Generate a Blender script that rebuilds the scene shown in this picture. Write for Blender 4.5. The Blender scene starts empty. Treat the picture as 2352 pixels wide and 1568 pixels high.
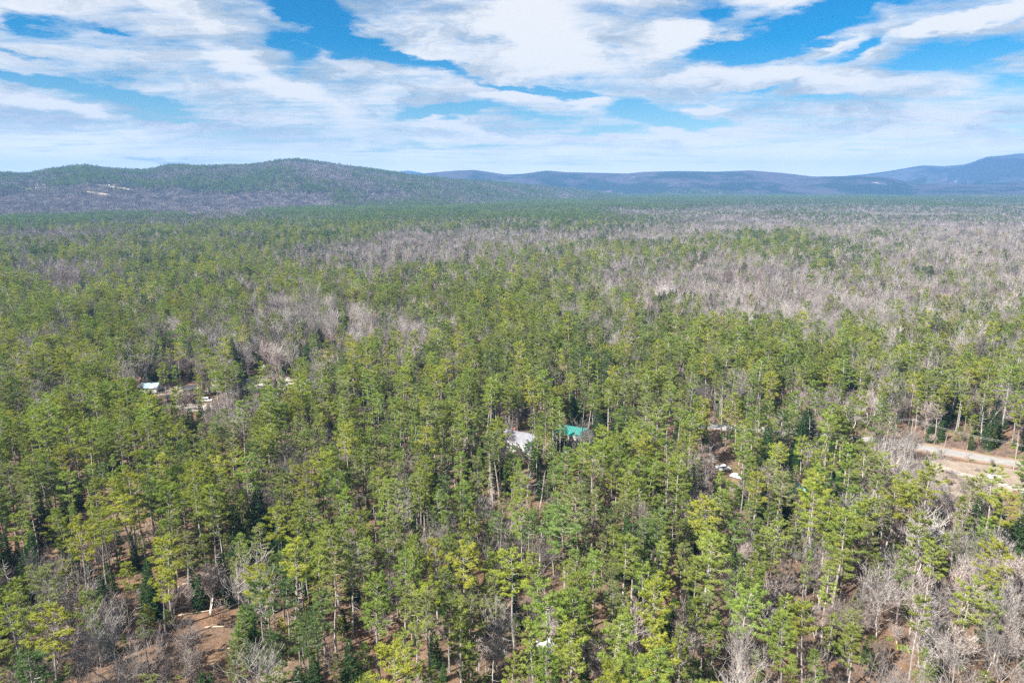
import bpy, math, time
import numpy as np
from mathutils import Vector

T0 = time.time()
SC = bpy.context.scene
COL = SC.collection
R = math.radians

# ------------------------------------------------------------------ camera
CAM_H = 105.0
FPX = 1568.0                      # focal length for a picture 2352 wide
PITCH = R(12.86)
cam_data = bpy.data.cameras.new("camera")
cam_data.sensor_width = 36.0
cam_data.lens = 24.0
cam_data.clip_start = 0.5
cam_data.clip_end = 120000.0
cam = bpy.data.objects.new("camera", cam_data)
cam.location = (0, 0, CAM_H)
cam.rotation_euler = (math.pi / 2 - PITCH, 0, 0)
COL.objects.link(cam)
SC.camera = cam
CP, SP = math.cos(PITCH), math.sin(PITCH)


def ray(u, v):
    """direction of the view through point (u, v) of a 2352 x 1568 picture"""
    a, b = (u - 1176) / FPX, (784 - v) / FPX
    return np.array([a, CP + b * SP, -SP + b * CP])


def ground_at(u, v, z=0.0):
    d = ray(u, v)
    t = (z - CAM_H) / d[2]
    return float(d[0] * t), float(d[1] * t)


def project(x, y, z):
    z = z - CAM_H
    d = np.maximum(y * CP - z * SP, 0.1)
    return 1176 + FPX * x / d, 784 - FPX * (y * SP + z * CP) / d


# ------------------------------------------------------------------ sun, sky, exposure
SUN_AZ = R(-124)       # measured from straight ahead, negative to the left
SUN_EL = R(42)
SKY_STRENGTH = 0.10
SUN_STRENGTH = 5.0
EXPOSURE = 1.55
HAZE_DENSITY = 9.0e-5
HAZE_COLOR = (0.17, 0.39, 0.80)

sun_data = bpy.data.lights.new("sun", 'SUN')
sun_data.energy = SUN_STRENGTH
sun_data.angle = R(0.53)
sun_data.color = (1.0, 0.955, 0.87)
sun = bpy.data.objects.new("sun", sun_data)
sdir = Vector((math.sin(SUN_AZ) * math.cos(SUN_EL), math.cos(SUN_AZ) * math.cos(SUN_EL), math.sin(SUN_EL)))
sun.rotation_euler = sdir.to_track_quat('Z', 'Y').to_euler()
sun.location = (0, 0, 300)
COL.objects.link(sun)


class NT:
    def __init__(self, tree):
        self.t = tree
        self.n = tree.nodes
        self.l = tree.links

    def add(self, kind, **kw):
        nd = self.n.new(kind)
        for k, v in kw.items():
            if k.startswith("in_"):
                key = k[3:]
                key = int(key) if key.isdigit() else key.replace("_", " ")
                s = nd.inputs[key]
                if isinstance(v, bpy.types.NodeSocket):
                    self.l.new(v, s)
                else:
                    s.default_value = v
            else:
                setattr(nd, k, v)
        return nd

    def math(self, op, a, b=None, c=None, clamp=False):
        nd = self.n.new("ShaderNodeMath")
        nd.operation = op
        nd.use_clamp = clamp
        for i, x in enumerate((a, b, c)):
            if x is None:
                continue
            if isinstance(x, bpy.types.NodeSocket):
                self.l.new(x, nd.inputs[i])
            else:
                nd.inputs[i].default_value = x
        return nd.outputs[0]

    def mix(self, fac, a, b, mode='MIX'):
        nd = self.n.new("ShaderNodeMix")
        nd.data_type = 'RGBA'
        nd.blend_type = mode
        for s, x in ((nd.inputs[0], fac), (nd.inputs[6], a), (nd.inputs[7], b)):
            if isinstance(x, bpy.types.NodeSocket):
                self.l.new(x, s)
            elif isinstance(x, (int, float)):
                s.default_value = x
            else:
                s.default_value = (*x, 1.0)
        return nd.outputs[2]

    def ramp(self, fac, stops):
        nd = self.n.new("ShaderNodeMapRange")
        nd.interpolation_type = 'SMOOTHSTEP'
        nd.inputs[1].default_value, nd.inputs[2].default_value = stops[0]
        nd.inputs[3].default_value, nd.inputs[4].default_value = stops[1]
        self.l.new(fac, nd.inputs[0])
        return nd.outputs[0]


world = bpy.data.worlds.new("World")
SC.world = world
world.use_nodes = True
W = NT(world.node_tree)
W.n.clear()
w_out = W.add("ShaderNodeOutputWorld")
w_bg = W.add("ShaderNodeBackground")
w_bg.inputs["Strength"].default_value = SKY_STRENGTH
W.l.new(w_bg.outputs[0], w_out.inputs[0])
sky = W.add("ShaderNodeTexSky")
sky.sky_type = 'NISHITA'
sky.sun_disc = False
sky.sun_elevation = SUN_EL
sky.sun_rotation = SUN_AZ
sky.altitude = 200
sky.air_density = 1.0
sky.dust_density = 0.3
sky.ozone_density = 2.0
hs = W.add("ShaderNodeHueSaturation", in_Saturation=1.8, in_Value=0.42, in_Hue=0.50)
W.l.new(sky.outputs[0], hs.inputs["Color"])
geo = W.add("ShaderNodeTexCoord")
sep = W.add("ShaderNodeSeparateXYZ")
W.l.new(geo.outputs["Generated"], sep.inputs[0])
X, Y, Z = sep.outputs
az = W.math('ARCTAN2', X, Y)
el = W.math('ARCSINE', Z)
# cloud deck coordinates: the deck is a plane high above, seen in perspective
zc = W.math('MAXIMUM', W.math('ADD', Z, 0.045), 0.02)
px = W.math('DIVIDE', X, zc)
py = W.math('DIVIDE', Y, zc)
deck = W.add("ShaderNodeCombineXYZ")
W.l.new(px, deck.inputs[0]); W.l.new(py, deck.inputs[1])
mp = W.add("ShaderNodeMapping")
mp.inputs["Rotation"].default_value = (0, 0, R(24))
mp.inputs["Scale"].default_value = (0.55, 1.0, 1.0)
W.l.new(deck.outputs[0], mp.inputs[0])
n_big = W.add("ShaderNodeTexNoise", in_Scale=0.75, in_Detail=9.0, in_Roughness=0.60, in_Distortion=0.9)
W.l.new(mp.outputs[0], n_big.inputs["Vector"])
mp2 = W.add("ShaderNodeMapping")
mp2.inputs["Rotation"].default_value = (0, 0, R(-62))
mp2.inputs["Scale"].default_value = (0.7, 1.8, 1.0)
W.l.new(deck.outputs[0], mp2.inputs[0])
n_streak = W.add("ShaderNodeTexNoise", in_Scale=1.2, in_Detail=10.0, in_Roughness=0.66, in_Distortion=0.5)
W.l.new(mp2.outputs[0], n_streak.inputs["Vector"])
# warped angular coordinates, so that the openings have torn edges
ang = W.add("ShaderNodeCombineXYZ")
W.l.new(az, ang.inputs[0]); W.l.new(el, ang.inputs[1])
mp3 = W.add("ShaderNodeMapping")
mp3.inputs["Scale"].default_value = (1.0, 3.2, 1.0)
W.l.new(ang.outputs[0], mp3.inputs[0])
n_w = W.add("ShaderNodeTexNoise", in_Scale=7.0, in_Detail=7.0, in_Roughness=0.62)
W.l.new(mp3.outputs[0], n_w.inputs["Vector"])
wv = W.add("ShaderNodeVectorMath", operation='SUBTRACT')
W.l.new(n_w.outputs["Color"], wv.inputs[0]); wv.inputs[1].default_value = (0.5, 0.5, 0.5)
wv2 = W.add("ShaderNodeVectorMath", operation='MULTIPLY')
W.l.new(wv.outputs[0], wv2.inputs[0]); wv2.inputs[1].default_value = (0.20, 0.062, 0.0)
wa = W.add("ShaderNodeVectorMath", operation='ADD')
W.l.new(ang.outputs[0], wa.inputs[0]); W.l.new(wv2.outputs[0], wa.inputs[1])


def azel(u, v):
    d = ray(u, v)
    return math.atan2(d[0], d[1]), math.asin(d[2] / np.linalg.norm(d))


def blob(u, v, a, b, rot, s):
    c = azel(u, v)
    sa = abs(azel(u + a, v)[0] - azel(u - a, v)[0]) / 2
    sb = abs(azel(u, v + b)[1] - azel(u, v - b)[1]) / 2
    m = W.add("ShaderNodeMapping", vector_type='TEXTURE')
    m.inputs["Location"].default_value = (c[0], c[1], 0)
    m.inputs["Rotation"].default_value = (0, 0, R(-rot))
    m.inputs["Scale"].default_value = (sa * 1.45, sb * 1.45, 1)
    W.l.new(wa.outputs[0], m.inputs[0])
    g = W.add("ShaderNodeTexGradient", gradient_type='QUADRATIC_SPHERE')
    W.l.new(m.outputs[0], g.inputs[0])
    return W.math('MULTIPLY', g.outputs["Fac"], s)


BLUE = [(690, 15, 120, 34, 8, 2.2), (740, 62, 90, 32, 20, 2.4), (680, 110, 95, 34, 10, 1.8), (850, 112, 140, 24, 13, 2.2),
        (985, 140, 130, 14, 14, 1.8), (60, 178, 120, 20, 14, 2.3), (300, 222, 170, 22, 9, 2.6), (70, 45, 90, 16, 14, .9),
        (220, 62, 90, 10, 8, .9), (70, 112, 100, 14, 12, 1.0), (1020, 256, 125, 18, -4, 2.8), (1180, 196, 130, 11, 10, 2.2),
        (1310, 210, 60, 12, 8, 2.6), (1230, 268, 120, 16, 6, 1.1), (1480, 246, 95, 26, 0, 2.4), (1590, 276, 120, 20, 4, 2.3),
        (1740, 212, 80, 10, 0, 1.4), (1880, 45, 360, 48, -11, 2.4), (1640, 22, 130, 44, 0, 1.4), (1740, 95, 170, 34, -12, 2.0),
        (2010, 105, 130, 18, -6, 1.7), (2220, 125, 190, 34, -4, 1.4), (2310, 175, 110, 26, 0, .9), (400, 364, 180, 14, 0, 1.0),
        (420, 275, 180, 8, 6, 1.2), (1000, 345, 260, 12, 0, .7), (1340, 300, 140, 12, 0, .8), (1880, 232, 100, 10, 0, .9)]
WHITE = [(1560, 78, 115, 50, 0, 2.6), (1230, 72, 140, 95, 15, 2.0), (1930, 176, 75, 20, 0, 2.0), (1170, 216, 95, 20, 4, 2.4),
         (1345, 231, 62, 12, 0, 2.0), (1622, 246, 58, 8, 0, 2.2), (2190, 60, 240, 22, -13, 2.6), (1900, 90, 70, 7, -2, 1.6),
         (640, 190, 230, 34, 22, 1.4), (1560, 300, 110, 24, 6, 1.4), (120, 240, 170, 18, 7, 1.6), (1040, 290, 190, 18, 10, 1.1),
         (1700, 170, 260, 26, 0, 1.2), (470, 45, 150, 40, 15, 1.0), (1250, 145, 200, 30, 5, 0.9), (2290, 15, 80, 20, -12, 1.2)]


def total(lst):
    acc = None
    for b in lst:
        o = blob(*b)
        acc = o if acc is None else W.math('ADD', acc, o)
    return acc


low = W.ramp(el, ((0.0, 0.085), (1.0, 0.0)))
b_sum = total(BLUE)
w_sum = total(WHITE)
nmix = W.math('ADD', W.math('MULTIPLY', W.math('SUBTRACT', n_big.outputs["Fac"], 0.5), 1.7),
              W.math('MULTIPLY', W.math('SUBTRACT', n_streak.outputs["Fac"], 0.5), 1.5))
cov = W.math('ADD', 0.66, nmix)
cov = W.math('ADD', cov, W.math('MULTIPLY', W.math('SUBTRACT', n_w.outputs["Fac"], 0.5), 0.7))
cov = W.math('SUBTRACT', cov, W.math('MULTIPLY', b_sum, 1.0))
cov = W.math('ADD', cov, W.math('MULTIPLY', w_sum, 0.62))
cov = W.math('ADD', cov, W.math('MULTIPLY', low, 0.45))
# thickness shading: thin parts of the deck and undersides are bluer grey
mp4 = W.add("ShaderNodeMapping")
mp4.inputs["Scale"].default_value = (1.0, 3.2, 1.0)
mp4.inputs["Rotation"].default_value = (0, 0, R(-4))
W.l.new(wa.outputs[0], mp4.inputs[0])
n_sh = W.add("ShaderNodeTexNoise", in_Scale=5.2, in_Detail=9.0, in_Roughness=0.58, in_Distortion=0.7)
W.l.new(mp4.outputs[0], n_sh.inputs["Vector"])
n_puff = W.add("ShaderNodeTexNoise", in_Scale=15.0, in_Detail=8.0, in_Roughness=0.62, in_Distortion=0.3)
W.l.new(mp4.outputs[0], n_puff.inputs["Vector"])
n_fine = W.add("ShaderNodeTexNoise", in_Scale=26.0, in_Detail=6.0, in_Roughness=0.7, in_Distortion=0.4)
W.l.new(mp4.outputs[0], n_fine.inputs["Vector"])
cov = W.math('ADD', cov, W.math('MULTIPLY', W.math('SUBTRACT', n_puff.outputs["Fac"], 0.5), 1.1))
cloud = W.ramp(cov, ((-0.05, 0.95), (0.0, 0.98)))
fine = W.math('MULTIPLY', W.math('SUBTRACT', n_fine.outputs["Fac"], 0.5), 0.35)
shade = W.ramp(W.math('ADD', W.math('ADD', n_sh.outputs["Fac"], W.math('ADD', fine, W.math('MULTIPLY', W.math('SUBTRACT', n_puff.outputs["Fac"], 0.5), 0.3))), W.math('MULTIPLY', w_sum, -0.22)), ((0.38, 0.66), (0.0, 1.0)))
c_cloud = W.mix(shade, (3.3, 3.32, 3.35), (1.6, 1.95, 2.3))
c_cloud = W.mix(low, c_cloud, (6.2, 5.9, 5.3))
skyc = W.mix(cloud, hs.outputs[0], c_cloud)
W.l.new(skyc, w_bg.inputs["Color"])

vs = SC.view_settings
vs.view_transform = 'Standard'
vs.look = 'None'
vs.exposure = EXPOSURE
vs.gamma = 1.0
vs.use_curve_mapping = False
cy = SC.cycles
cy.max_bounces = 4
cy.diffuse_bounces = 2
cy.glossy_bounces = 1
cy.transmission_bounces = 2
cy.transparent_max_bounces = 4
cy.volume_bounces = 0
cy.use_denoising = False
cy.caustics_reflective = False
cy.caustics_refractive = False
cy.sample_clamp_indirect = 4.0


# ------------------------------------------------------------------ materials
def material(name, color, rough=0.9, vary=None, bump=None, spec=0.2, color2=None, scale=1.0, metallic=0.0):
    m = bpy.data.materials.new(name)
    m.use_nodes = True
    t = NT(m.node_tree)
    bs = t.n["Principled BSDF"]
    bs.inputs["Roughness"].default_value = rough
    bs.inputs["Specular IOR Level"].default_value = spec
    bs.inputs["Metallic"].default_value = metallic
    tc = t.add("ShaderNodeTexCoord")
    col = None
    if color2 is not None:
        n = t.add("ShaderNodeTexNoise", in_Scale=scale, in_Detail=5.0, in_Roughness=0.65)
        t.l.new(tc.outputs["Object"], n.inputs["Vector"])
        f = t.ramp(n.outputs["Fac"], ((0.35, 0.65), (0.0, 1.0)))
        col = t.mix(f, color, color2)
        t.l.new(col, bs.inputs["Base Color"])
    else:
        bs.inputs["Base Color"].default_value = (*color, 1)
    if vary:
        oi = t.add("ShaderNodeObjectInfo")
        h = t.add("ShaderNodeHueSaturation")
        v = t.ramp(oi.outputs["Random"], ((0.0, 1.0), (1 - vary, 1 + vary)))
        t.l.new(v, h.inputs["Value"])
        if col is not None:
            t.l.new(col, h.inputs["Color"])
        else:
            h.inputs["Color"].default_value = (*color, 1)
        t.l.new(h.outputs[0], bs.inputs["Base Color"])
    if bump:
        n = t.add("ShaderNodeTexNoise", in_Scale=bump[0], in_Detail=6.0)
        t.l.new(tc.outputs["Object"], n.inputs["Vector"])
        b = t.add("ShaderNodeBump", in_Strength=bump[1], in_Distance=bump[2])
        t.l.new(n.outputs["Fac"], b.inputs["Height"])
        t.l.new(b.outputs[0], bs.inputs["Normal"])
    return m


def foliage(name, color, color2, vary=0.16, trans=0.38):
    m = bpy.data.materials.new(name)
    m.use_nodes = True
    t = NT(m.node_tree)
    t.n.clear()
    out = t.add("ShaderNodeOutputMaterial")
    oi = t.add("ShaderNodeObjectInfo")
    tc = t.add("ShaderNodeTexCoord")
    n = t.add("ShaderNodeTexNoise", in_Scale=0.55, in_Detail=3.0)
    t.l.new(tc.outputs["Object"], n.inputs["Vector"])
    f = t.ramp(n.outputs["Fac"], ((0.35, 0.65), (0.0, 1.0)))
    c = t.mix(f, color, color2)
    h = t.add("ShaderNodeHueSaturation")
    rnd = oi.outputs["Random"]
    t.l.new(t.ramp(rnd, ((0.0, 1.0), (1 - vary, 1 + vary))), h.inputs["Value"])
    r2 = t.math('FRACT', t.math('MULTIPLY', rnd, 17.3))
    t.l.new(t.ramp(r2, ((0.0, 1.0), (0.488, 0.518))), h.inputs["Hue"])
    t.l.new(c, h.inputs["Color"])
    d = t.add("ShaderNodeBsdfDiffuse")
    tr = t.add("ShaderNodeBsdfTranslucent")
    t.l.new(h.outputs[0], d.inputs[0])
    wm = t.mix(1.0, h.outputs[0], (1.0, 1.05, 0.55), 'MULTIPLY')
    t.l.new(wm, tr.inputs[0])
    ms = t.add("ShaderNodeMixShader", in_0=trans)
    t.l.new(d.outputs[0], ms.inputs[1]); t.l.new(tr.outputs[0], ms.inputs[2])
    t.l.new(ms.outputs[0], out.inputs[0])
    return m


PINE_TINTS = [
    ("yellow-green", (0.370, 0.385, 0.060), (0.285, 0.325, 0.060)),
    ("fresh green", (0.285, 0.335, 0.072), (0.220, 0.280, 0.065)),
    ("mid green", (0.220, 0.280, 0.080), (0.165, 0.225, 0.068)),
    ("dull olive", (0.270, 0.285, 0.110), (0.205, 0.230, 0.095)),
    ("dusky green", (0.150, 0.205, 0.075), (0.110, 0.165, 0.062)),
]
M_PINE = [foliage("needles " + t[0], t[1], t[2]) for t in PINE_TINTS]
M_SPRUCE = [foliage("spruce needles dark", (0.030, 0.060, 0.022), (0.045, 0.080, 0.028), trans=0.15),
            foliage("spruce needles green", (0.060, 0.105, 0.030), (0.045, 0.085, 0.026), trans=0.2)]
M_YOUNG = foliage("young needles", (0.27, 0.32, 0.075), (0.20, 0.26, 0.065))
M_BARK = material("pine bark", (0.17, 0.145, 0.125), color2=(0.36, 0.33, 0.31), scale=1.4, vary=0.25)
M_GREY = material("grey bark", (0.30, 0.27, 0.25), color2=(0.54, 0.50, 0.47), scale=0.9, vary=0.38)
M_LIMB = material("limb bark", (0.23, 0.20, 0.18), color2=(0.42, 0.385, 0.36), scale=1.2, vary=0.35)
M_TWIG = material("twigs", (0.175, 0.155, 0.152), vary=0.42)
M_TWIG2 = material("reddish twigs", (0.225, 0.165, 0.145), vary=0.22)
M_SNAG = material("weathered wood", (0.50, 0.46, 0.42), color2=(0.34, 0.31, 0.29), scale=1.0, vary=0.2)

# ------------------------------------------------------------------ mesh helpers
RNG = np.random.RandomState(11)


def tri_mesh(name, tris, mats, idx=None):
    """tris: (N,3,3) float array -> mesh of separate triangles"""
    tris = np.ascontiguousarray(tris, dtype=np.float32)
    n = len(tris)
    me = bpy.data.meshes.new(name)
    me.vertices.add(n * 3)
    me.vertices.foreach_set("co", tris.ravel())
    me.loops.add(n * 3)
    me.loops.foreach_set("vertex_index", np.arange(n * 3, dtype=np.int32))
    me.polygons.add(n)
    me.polygons.foreach_set("loop_start", np.arange(0, n * 3, 3, dtype=np.int32))
    try:
        me.polygons.foreach_set("loop_total", np.full(n, 3, dtype=np.int32))
    except Exception:
        pass
    for m in mats:
        me.materials.append(m)
    if idx is not None:
        me.polygons.foreach_set("material_index", np.asarray(idx, dtype=np.int32))
    me.update(calc_edges=True)
    me.validate()
    return me


def tubes(p0, p1, r0, r1, n=5):
    """tapered prisms between points, as (M*n*2,3,3) triangles"""
    p0, p1 = np.atleast_2d(p0).astype(float), np.atleast_2d(p1).astype(float)
    r0, r1 = np.broadcast_to(r0, len(p0)), np.broadcast_to(r1, len(p0))
    d = p1 - p0
    d /= np.maximum(np.linalg.norm(d, axis=1, keepdims=True), 1e-6)
    ref = np.where(np.abs(d[:, 2:3]) > 0.9, np.array([[1.0, 0, 0]]), np.array([[0, 0, 1.0]]))
    a = np.cross(d, ref); a /= np.linalg.norm(a, axis=1, keepdims=True)
    b = np.cross(d, a)
    out = []
    for k in range(n):
        t0, t1 = 2 * math.pi * k / n, 2 * math.pi * (k + 1) / n
        c0 = a * math.cos(t0) + b * math.sin(t0)
        c1 = a * math.cos(t1) + b * math.sin(t1)
        A = p0 + c0 * r0[:, None]; B = p0 + c1 * r0[:, None]
        C = p1 + c1 * r1[:, None]; D = p1 + c0 * r1[:, None]
        out.append(np.stack([A, C, B], 1)); out.append(np.stack([A, D, C], 1))
    return np.concatenate(out)


def unit(v):
    return v / np.maximum(np.linalg.norm(v, axis=-1, keepdims=True), 1e-6)


def leaves(base, dirs, length, width, rng, tilt=None):
    """thin pointed triangles standing on base points; tilt makes them lie in level sprays"""
    n = len(base)
    ref = rng.normal(size=(n, 3))
    if tilt is not None:
        ref = ref * tilt + np.array([0, 0, 1.0])
    side = unit(np.cross(dirs, unit(ref)))
    w = (width * (0.7 + 0.6 * rng.rand(n)))[:, None]
    l = (length * (0.7 + 0.6 * rng.rand(n)))[:, None]
    return np.stack([base - side * w * .5, base + side * w * .5, base + dirs * l], 1)


def pine_tree(seed, h, cbf, cr, lod=0, full=1.0, flat=0.0):
    """white pine: bare pole below, plume branches above.  returns trunk tris, crown wood tris, needle tris"""
    rng = np.random.RandomState(seed)
    zb = h * cbf
    lean = rng.normal(size=2) * 0.25
    def axis(z):
        return np.stack([lean[0] * (z / h) ** 2 + 0.15 * np.sin(z * .35 + seed), lean[1] * (z / h) ** 2 + 0.15 * np.cos(z * .3 + seed), z], -1)
    zz = np.linspace(0, h * .97, 9 if lod == 0 else 3)
    rad = 0.30 * (h / 25) * (1 - 0.93 * zz / (h * .97)) + 0.025
    ax = axis(zz)
    trunk = tubes(ax[:-1], ax[1:], rad[:-1], rad[1:], 6 if lod == 0 else 3)
    wood, need = [], []
    if lod == 0:      # dead stubs below the crown
        ns = rng.randint(8, 18)
        z = rng.uniform(h * .2, zb, ns)
        a = rng.uniform(0, 2 * math.pi, ns)
        L = rng.uniform(.5, 2.0, ns)
        p = axis(z)
        q = p + np.stack([np.cos(a) * L, np.sin(a) * L, rng.uniform(-.3, .4, ns)], 1)
        wood.append(tubes(p, q, .035, .012, 3))
    step = (1.45, 1.9, 3.2)[lod]
    cr = cr * .80
    z = zb
    bl = []
    while z < h * .985:
        t = (z - zb) / (h - zb)
        prof = min(1.0, .55 + t * 1.8) * (1 - t ** (2.2 + flat)) ** .75 + .06
        nb = int(rng.choice([4, 5, 5, 6]) if t > .12 else rng.choice([2, 3, 4]))
        a0 = rng.uniform(0, 2 * math.pi)
        for k in range(nb):
            if rng.rand() > full:
                continue
            L = cr * prof * rng.uniform(.62, 1.18)
            bl.append((z + rng.uniform(-.35, .35) * step, a0 + 2 * math.pi * k / nb + rng.normal() * .3, L, t))
        z += step * rng.uniform(.75, 1.2) * (1 - .35 * t)
    bl.append((h * .96, 0, .35, 1))
    for (z, a, L, t) in bl:
        e0 = R(-4 + 44 * t ** 1.3 + rng.normal() * 6)
        d = np.array([math.cos(a) * math.cos(e0), math.sin(a) * math.cos(e0), math.sin(e0)])
        o = axis(np.array(z))
        s = np.linspace(0, 1, 4)
        pts = o + d * (s * L)[:, None]
        pts[:, 2] += .12 * L * s ** 2.5
        if lod < 2 and L > .8:
            if lod == 0:
                wood.append(tubes(pts[:-1], pts[1:], .05 * (1 - s[:-1] * .8), .05 * (1 - s[1:] * .8), 3))
            else:
                wood.append(tubes(pts[:1], pts[-1:], .05, .02, 3))
        nt = max(2, int(L * (5.0, 2.6, 1.3)[lod]))
        nl = (14, 8, 5)[lod]
        ln = (.66, .95, 1.5)[lod]
        wd = (.125, .32, .80)[lod]
        st = 1 - (rng.rand(nt) ** 1.4) * .68
        st[0] = 1
        lat = rng.normal(size=nt) * .20 * L * np.clip(1.25 - st, .25, 1)
        side = np.array([-math.sin(a), math.cos(a), 0])
        c = o + d * (st * L)[:, None] + side * lat[:, None]
        c[:, 2] += .12 * L * st ** 2.5 + rng.normal(size=nt) * .10
        cc = np.repeat(c, nl, 0)
        dr = rng.normal(size=(nt * nl, 3)) * np.array([1, 1, .38])
        dr += d * .8 + np.array([0, 0, .30]) + np.repeat(np.sign(lat), nl)[:, None] * side * .35
        dr = unit(dr)
        need.append(leaves(cc + dr * -.1, dr, ln, wd, rng, .55))
    # leader
    top = axis(np.array(h * .97))
    dr = unit(rng.normal(size=(8, 3)) * .5 + np.array([0, 0, 1]))
    need.append(leaves(np.repeat(top[None], 8, 0), dr, .9, .16, rng))
    wood = np.concatenate(wood) if wood else np.zeros((0, 3, 3))
    return trunk, wood, np.concatenate(need)


def spruce_tree(seed, h, cr, lod=0, cbf=.06, droop=-14):
    rng = np.random.RandomState(seed)
    trunk = tubes([[0, 0, 0]], [[0, 0, h * .97]], .16 * h / 15 + .03, .02, 5 if lod == 0 else 3)
    need = []
    z = h * cbf
    step = (.52, .95, 1.7)[lod]
    while z < h * .98:
        t = (z - h * cbf) / (h * (1 - cbf))
        L0 = cr * (1 - t) ** .85 + .12
        nb = max(4, int((9, 6, 5)[lod] * (1 - .5 * t)))
        a = rng.uniform(0, 6.28) + np.arange(nb) * 2 * math.pi / nb + rng.normal(size=nb) * .2
        for ak in a:
            L = L0 * rng.uniform(.7, 1.2)
            e = R(droop + 30 * t + rng.normal() * 5)
            d = np.array([math.cos(ak) * math.cos(e), math.sin(ak) * math.cos(e), math.sin(e)])
            nl = max(3, int(L * (8, 3.5, 2)[lod]) + 2)
            s = np.sqrt(rng.uniform(.05, 1, nl))
            side = np.array([-math.sin(ak), math.cos(ak), 0])
            c = np.array([0, 0, z]) + d * (s * L)[:, None]
            c += side * (rng.normal(size=nl) * .12 * L)[:, None]
            dr = unit(d * .9 + side * rng.uniform(-1, 1, nl)[:, None] + rng.normal(size=(nl, 3)) * .25 + np.array([0, 0, -.12]))
            need.append(leaves(c, dr, (.6, .9, 1.4)[lod], (.26, .48, .9)[lod], rng, .8))
        z += step * rng.uniform(.8, 1.2) * (1 - .3 * t)
    dr = unit(rng.normal(size=(5, 3)) * .3 + np.array([0, 0, 1]))
    need.append(leaves(np.repeat([[0, 0, h * .96]], 5, 0), dr, .8, .14, rng))
    return trunk, np.zeros((0, 3, 3)), np.concatenate(need)


def bare_tree(seed, h, spread, lod=0, fork=.4, stems=1):
    """leafless hardwood: trunk, limbs, branches and a haze of twigs"""
    rng = np.random.RandomState(seed)
    seg = {0: [], 1: []}
    tw = []
    def grow(p, d, L, r, dep):
        n = 3
        for i in range(n):
            q = p + d * L / n
            r1 = r * (.86 if dep else .9)
            seg[0 if dep == 0 else 1].append((p, q, r, r1))
            p = q; r = r1
            d = unit(d + rng.normal(size=3) * .10 + np.array([0, 0, .05 + .03 * dep]))
            if dep > 0 and dep < maxd and i < n - 1:
                side = unit(d + rng.normal(size=3) * .75)
                grow(p, side, L * rng.uniform(.45, .7), r * .55, dep + 1)
        if dep < maxd:
            k = rng.randint(2, 4) if dep else rng.randint(3, 5)
            for _ in range(k):
                dd = unit(d + rng.normal(size=3) * (.42 if dep == 0 else .5) * (spread / 4) + np.array([0, 0, .22]))
                grow(p, dd, L * rng.uniform(.55, .85) * (1.15 if dep == 0 else 1), r * .66, dep + 1)
        else:
            tw.append((p, d, L))
    maxd = (4, 3, 2)[lod]
    for s in range(stems):
        d0 = unit(np.array([rng.normal() * .06 * stems, rng.normal() * .06 * stems, 1.0]))
        grow(np.array([rng.normal() * .3 * (stems - 1), rng.normal() * .3 * (stems - 1), 0.0]), d0, h * fork, .17 * h / 17, 0)
    def pack(l, n):
        P0, P1 = np.array([x[0] for x in l]), np.array([x[1] for x in l])
        mn = (.024, .04, .09)[lod]
        return tubes(P0, P1, np.maximum([x[2] for x in l], mn), np.maximum([x[3] for x in l], mn), n)
    trunk = pack(seg[0], 6 if lod == 0 else 3)
    br = pack(seg[1], 3)
    P = np.array([x[0] for x in tw]); D = np.array([x[1] for x in tw])
    k = (4, 6, 8)[lod]
    PP = np.repeat(P, k, 0) - np.repeat(D, k, 0) * rng.uniform(0, 1.2, (len(P) * k, 1))
    DD = unit(np.repeat(D, k, 0) + rng.normal(size=(len(P) * k, 3)) * .55 + np.array([0, 0, .25]))
    twt = leaves(PP, DD, (1.15, 1.5, 2.2)[lod] * h / 17, (.042, .085, .20)[lod], rng)
    zmax = twt[:, :, 2].max()
    k = h / zmax
    return trunk * k, br * k, twt * k


def snag_tree(seed, h):
    rng = np.random.RandomState(seed)
    z = np.linspace(0, h, 7)
    ax = np.stack([np.sin(z * .3 + seed) * .2, np.cos(z * .25) * .2, z], 1)
    r = .22 * (1 - .8 * z / h)
    trunk = tubes(ax[:-1], ax[1:], r[:-1], r[1:], 6)
    n = 34
    zz = rng.uniform(h * .25, h * .98, n)
    a = rng.uniform(0, 6.28, n)
    L = rng.uniform(.4, 2.6, n) * (1.25 - zz / h)
    o = np.stack([np.interp(zz, z, ax[:, 0]), np.interp(zz, z, ax[:, 1]), zz], 1)
    e = rng.uniform(-.3, .5, n)
    q = o + np.stack([np.cos(a) * L, np.sin(a) * L, e * L], 1)
    q2 = q + np.stack([np.cos(a + .5) * L * .5, np.sin(a + .5) * L * .5, e * L * .5 + .1], 1)
    return trunk, np.concatenate([tubes(o, q, .045, .022, 3), tubes(q, q2, .022, .01, 3)]), np.zeros((0, 3, 3))


# ------------------------------------------------------------------ tree kinds
class Kind:
    """one tree shape: a trunk mesh, a crown mesh, and both together for the far wood"""
    def __init__(self, name, parts, m_trunk, m_wood, m_leaf, look, h):
        tr, wo, nd = parts
        self.look, self.h, self.name = look, h, name
        self.trunk = tri_mesh("trunk", tr, [m_trunk])
        self.crown = tri_mesh("crown", np.concatenate([wo, nd]), [m_wood, m_leaf], [0] * len(wo) + [1] * len(nd))
        self.tri = len(tr) + len(wo) + len(nd)


def joined(parts, m_trunk, m_wood, m_leaf):
    tr, wo, nd = parts
    return tri_mesh("tree", np.concatenate([tr, wo, nd]), [m_trunk, m_wood, m_leaf],
                    [0] * len(tr) + [1] * len(wo) + [2] * len(nd))


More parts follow.
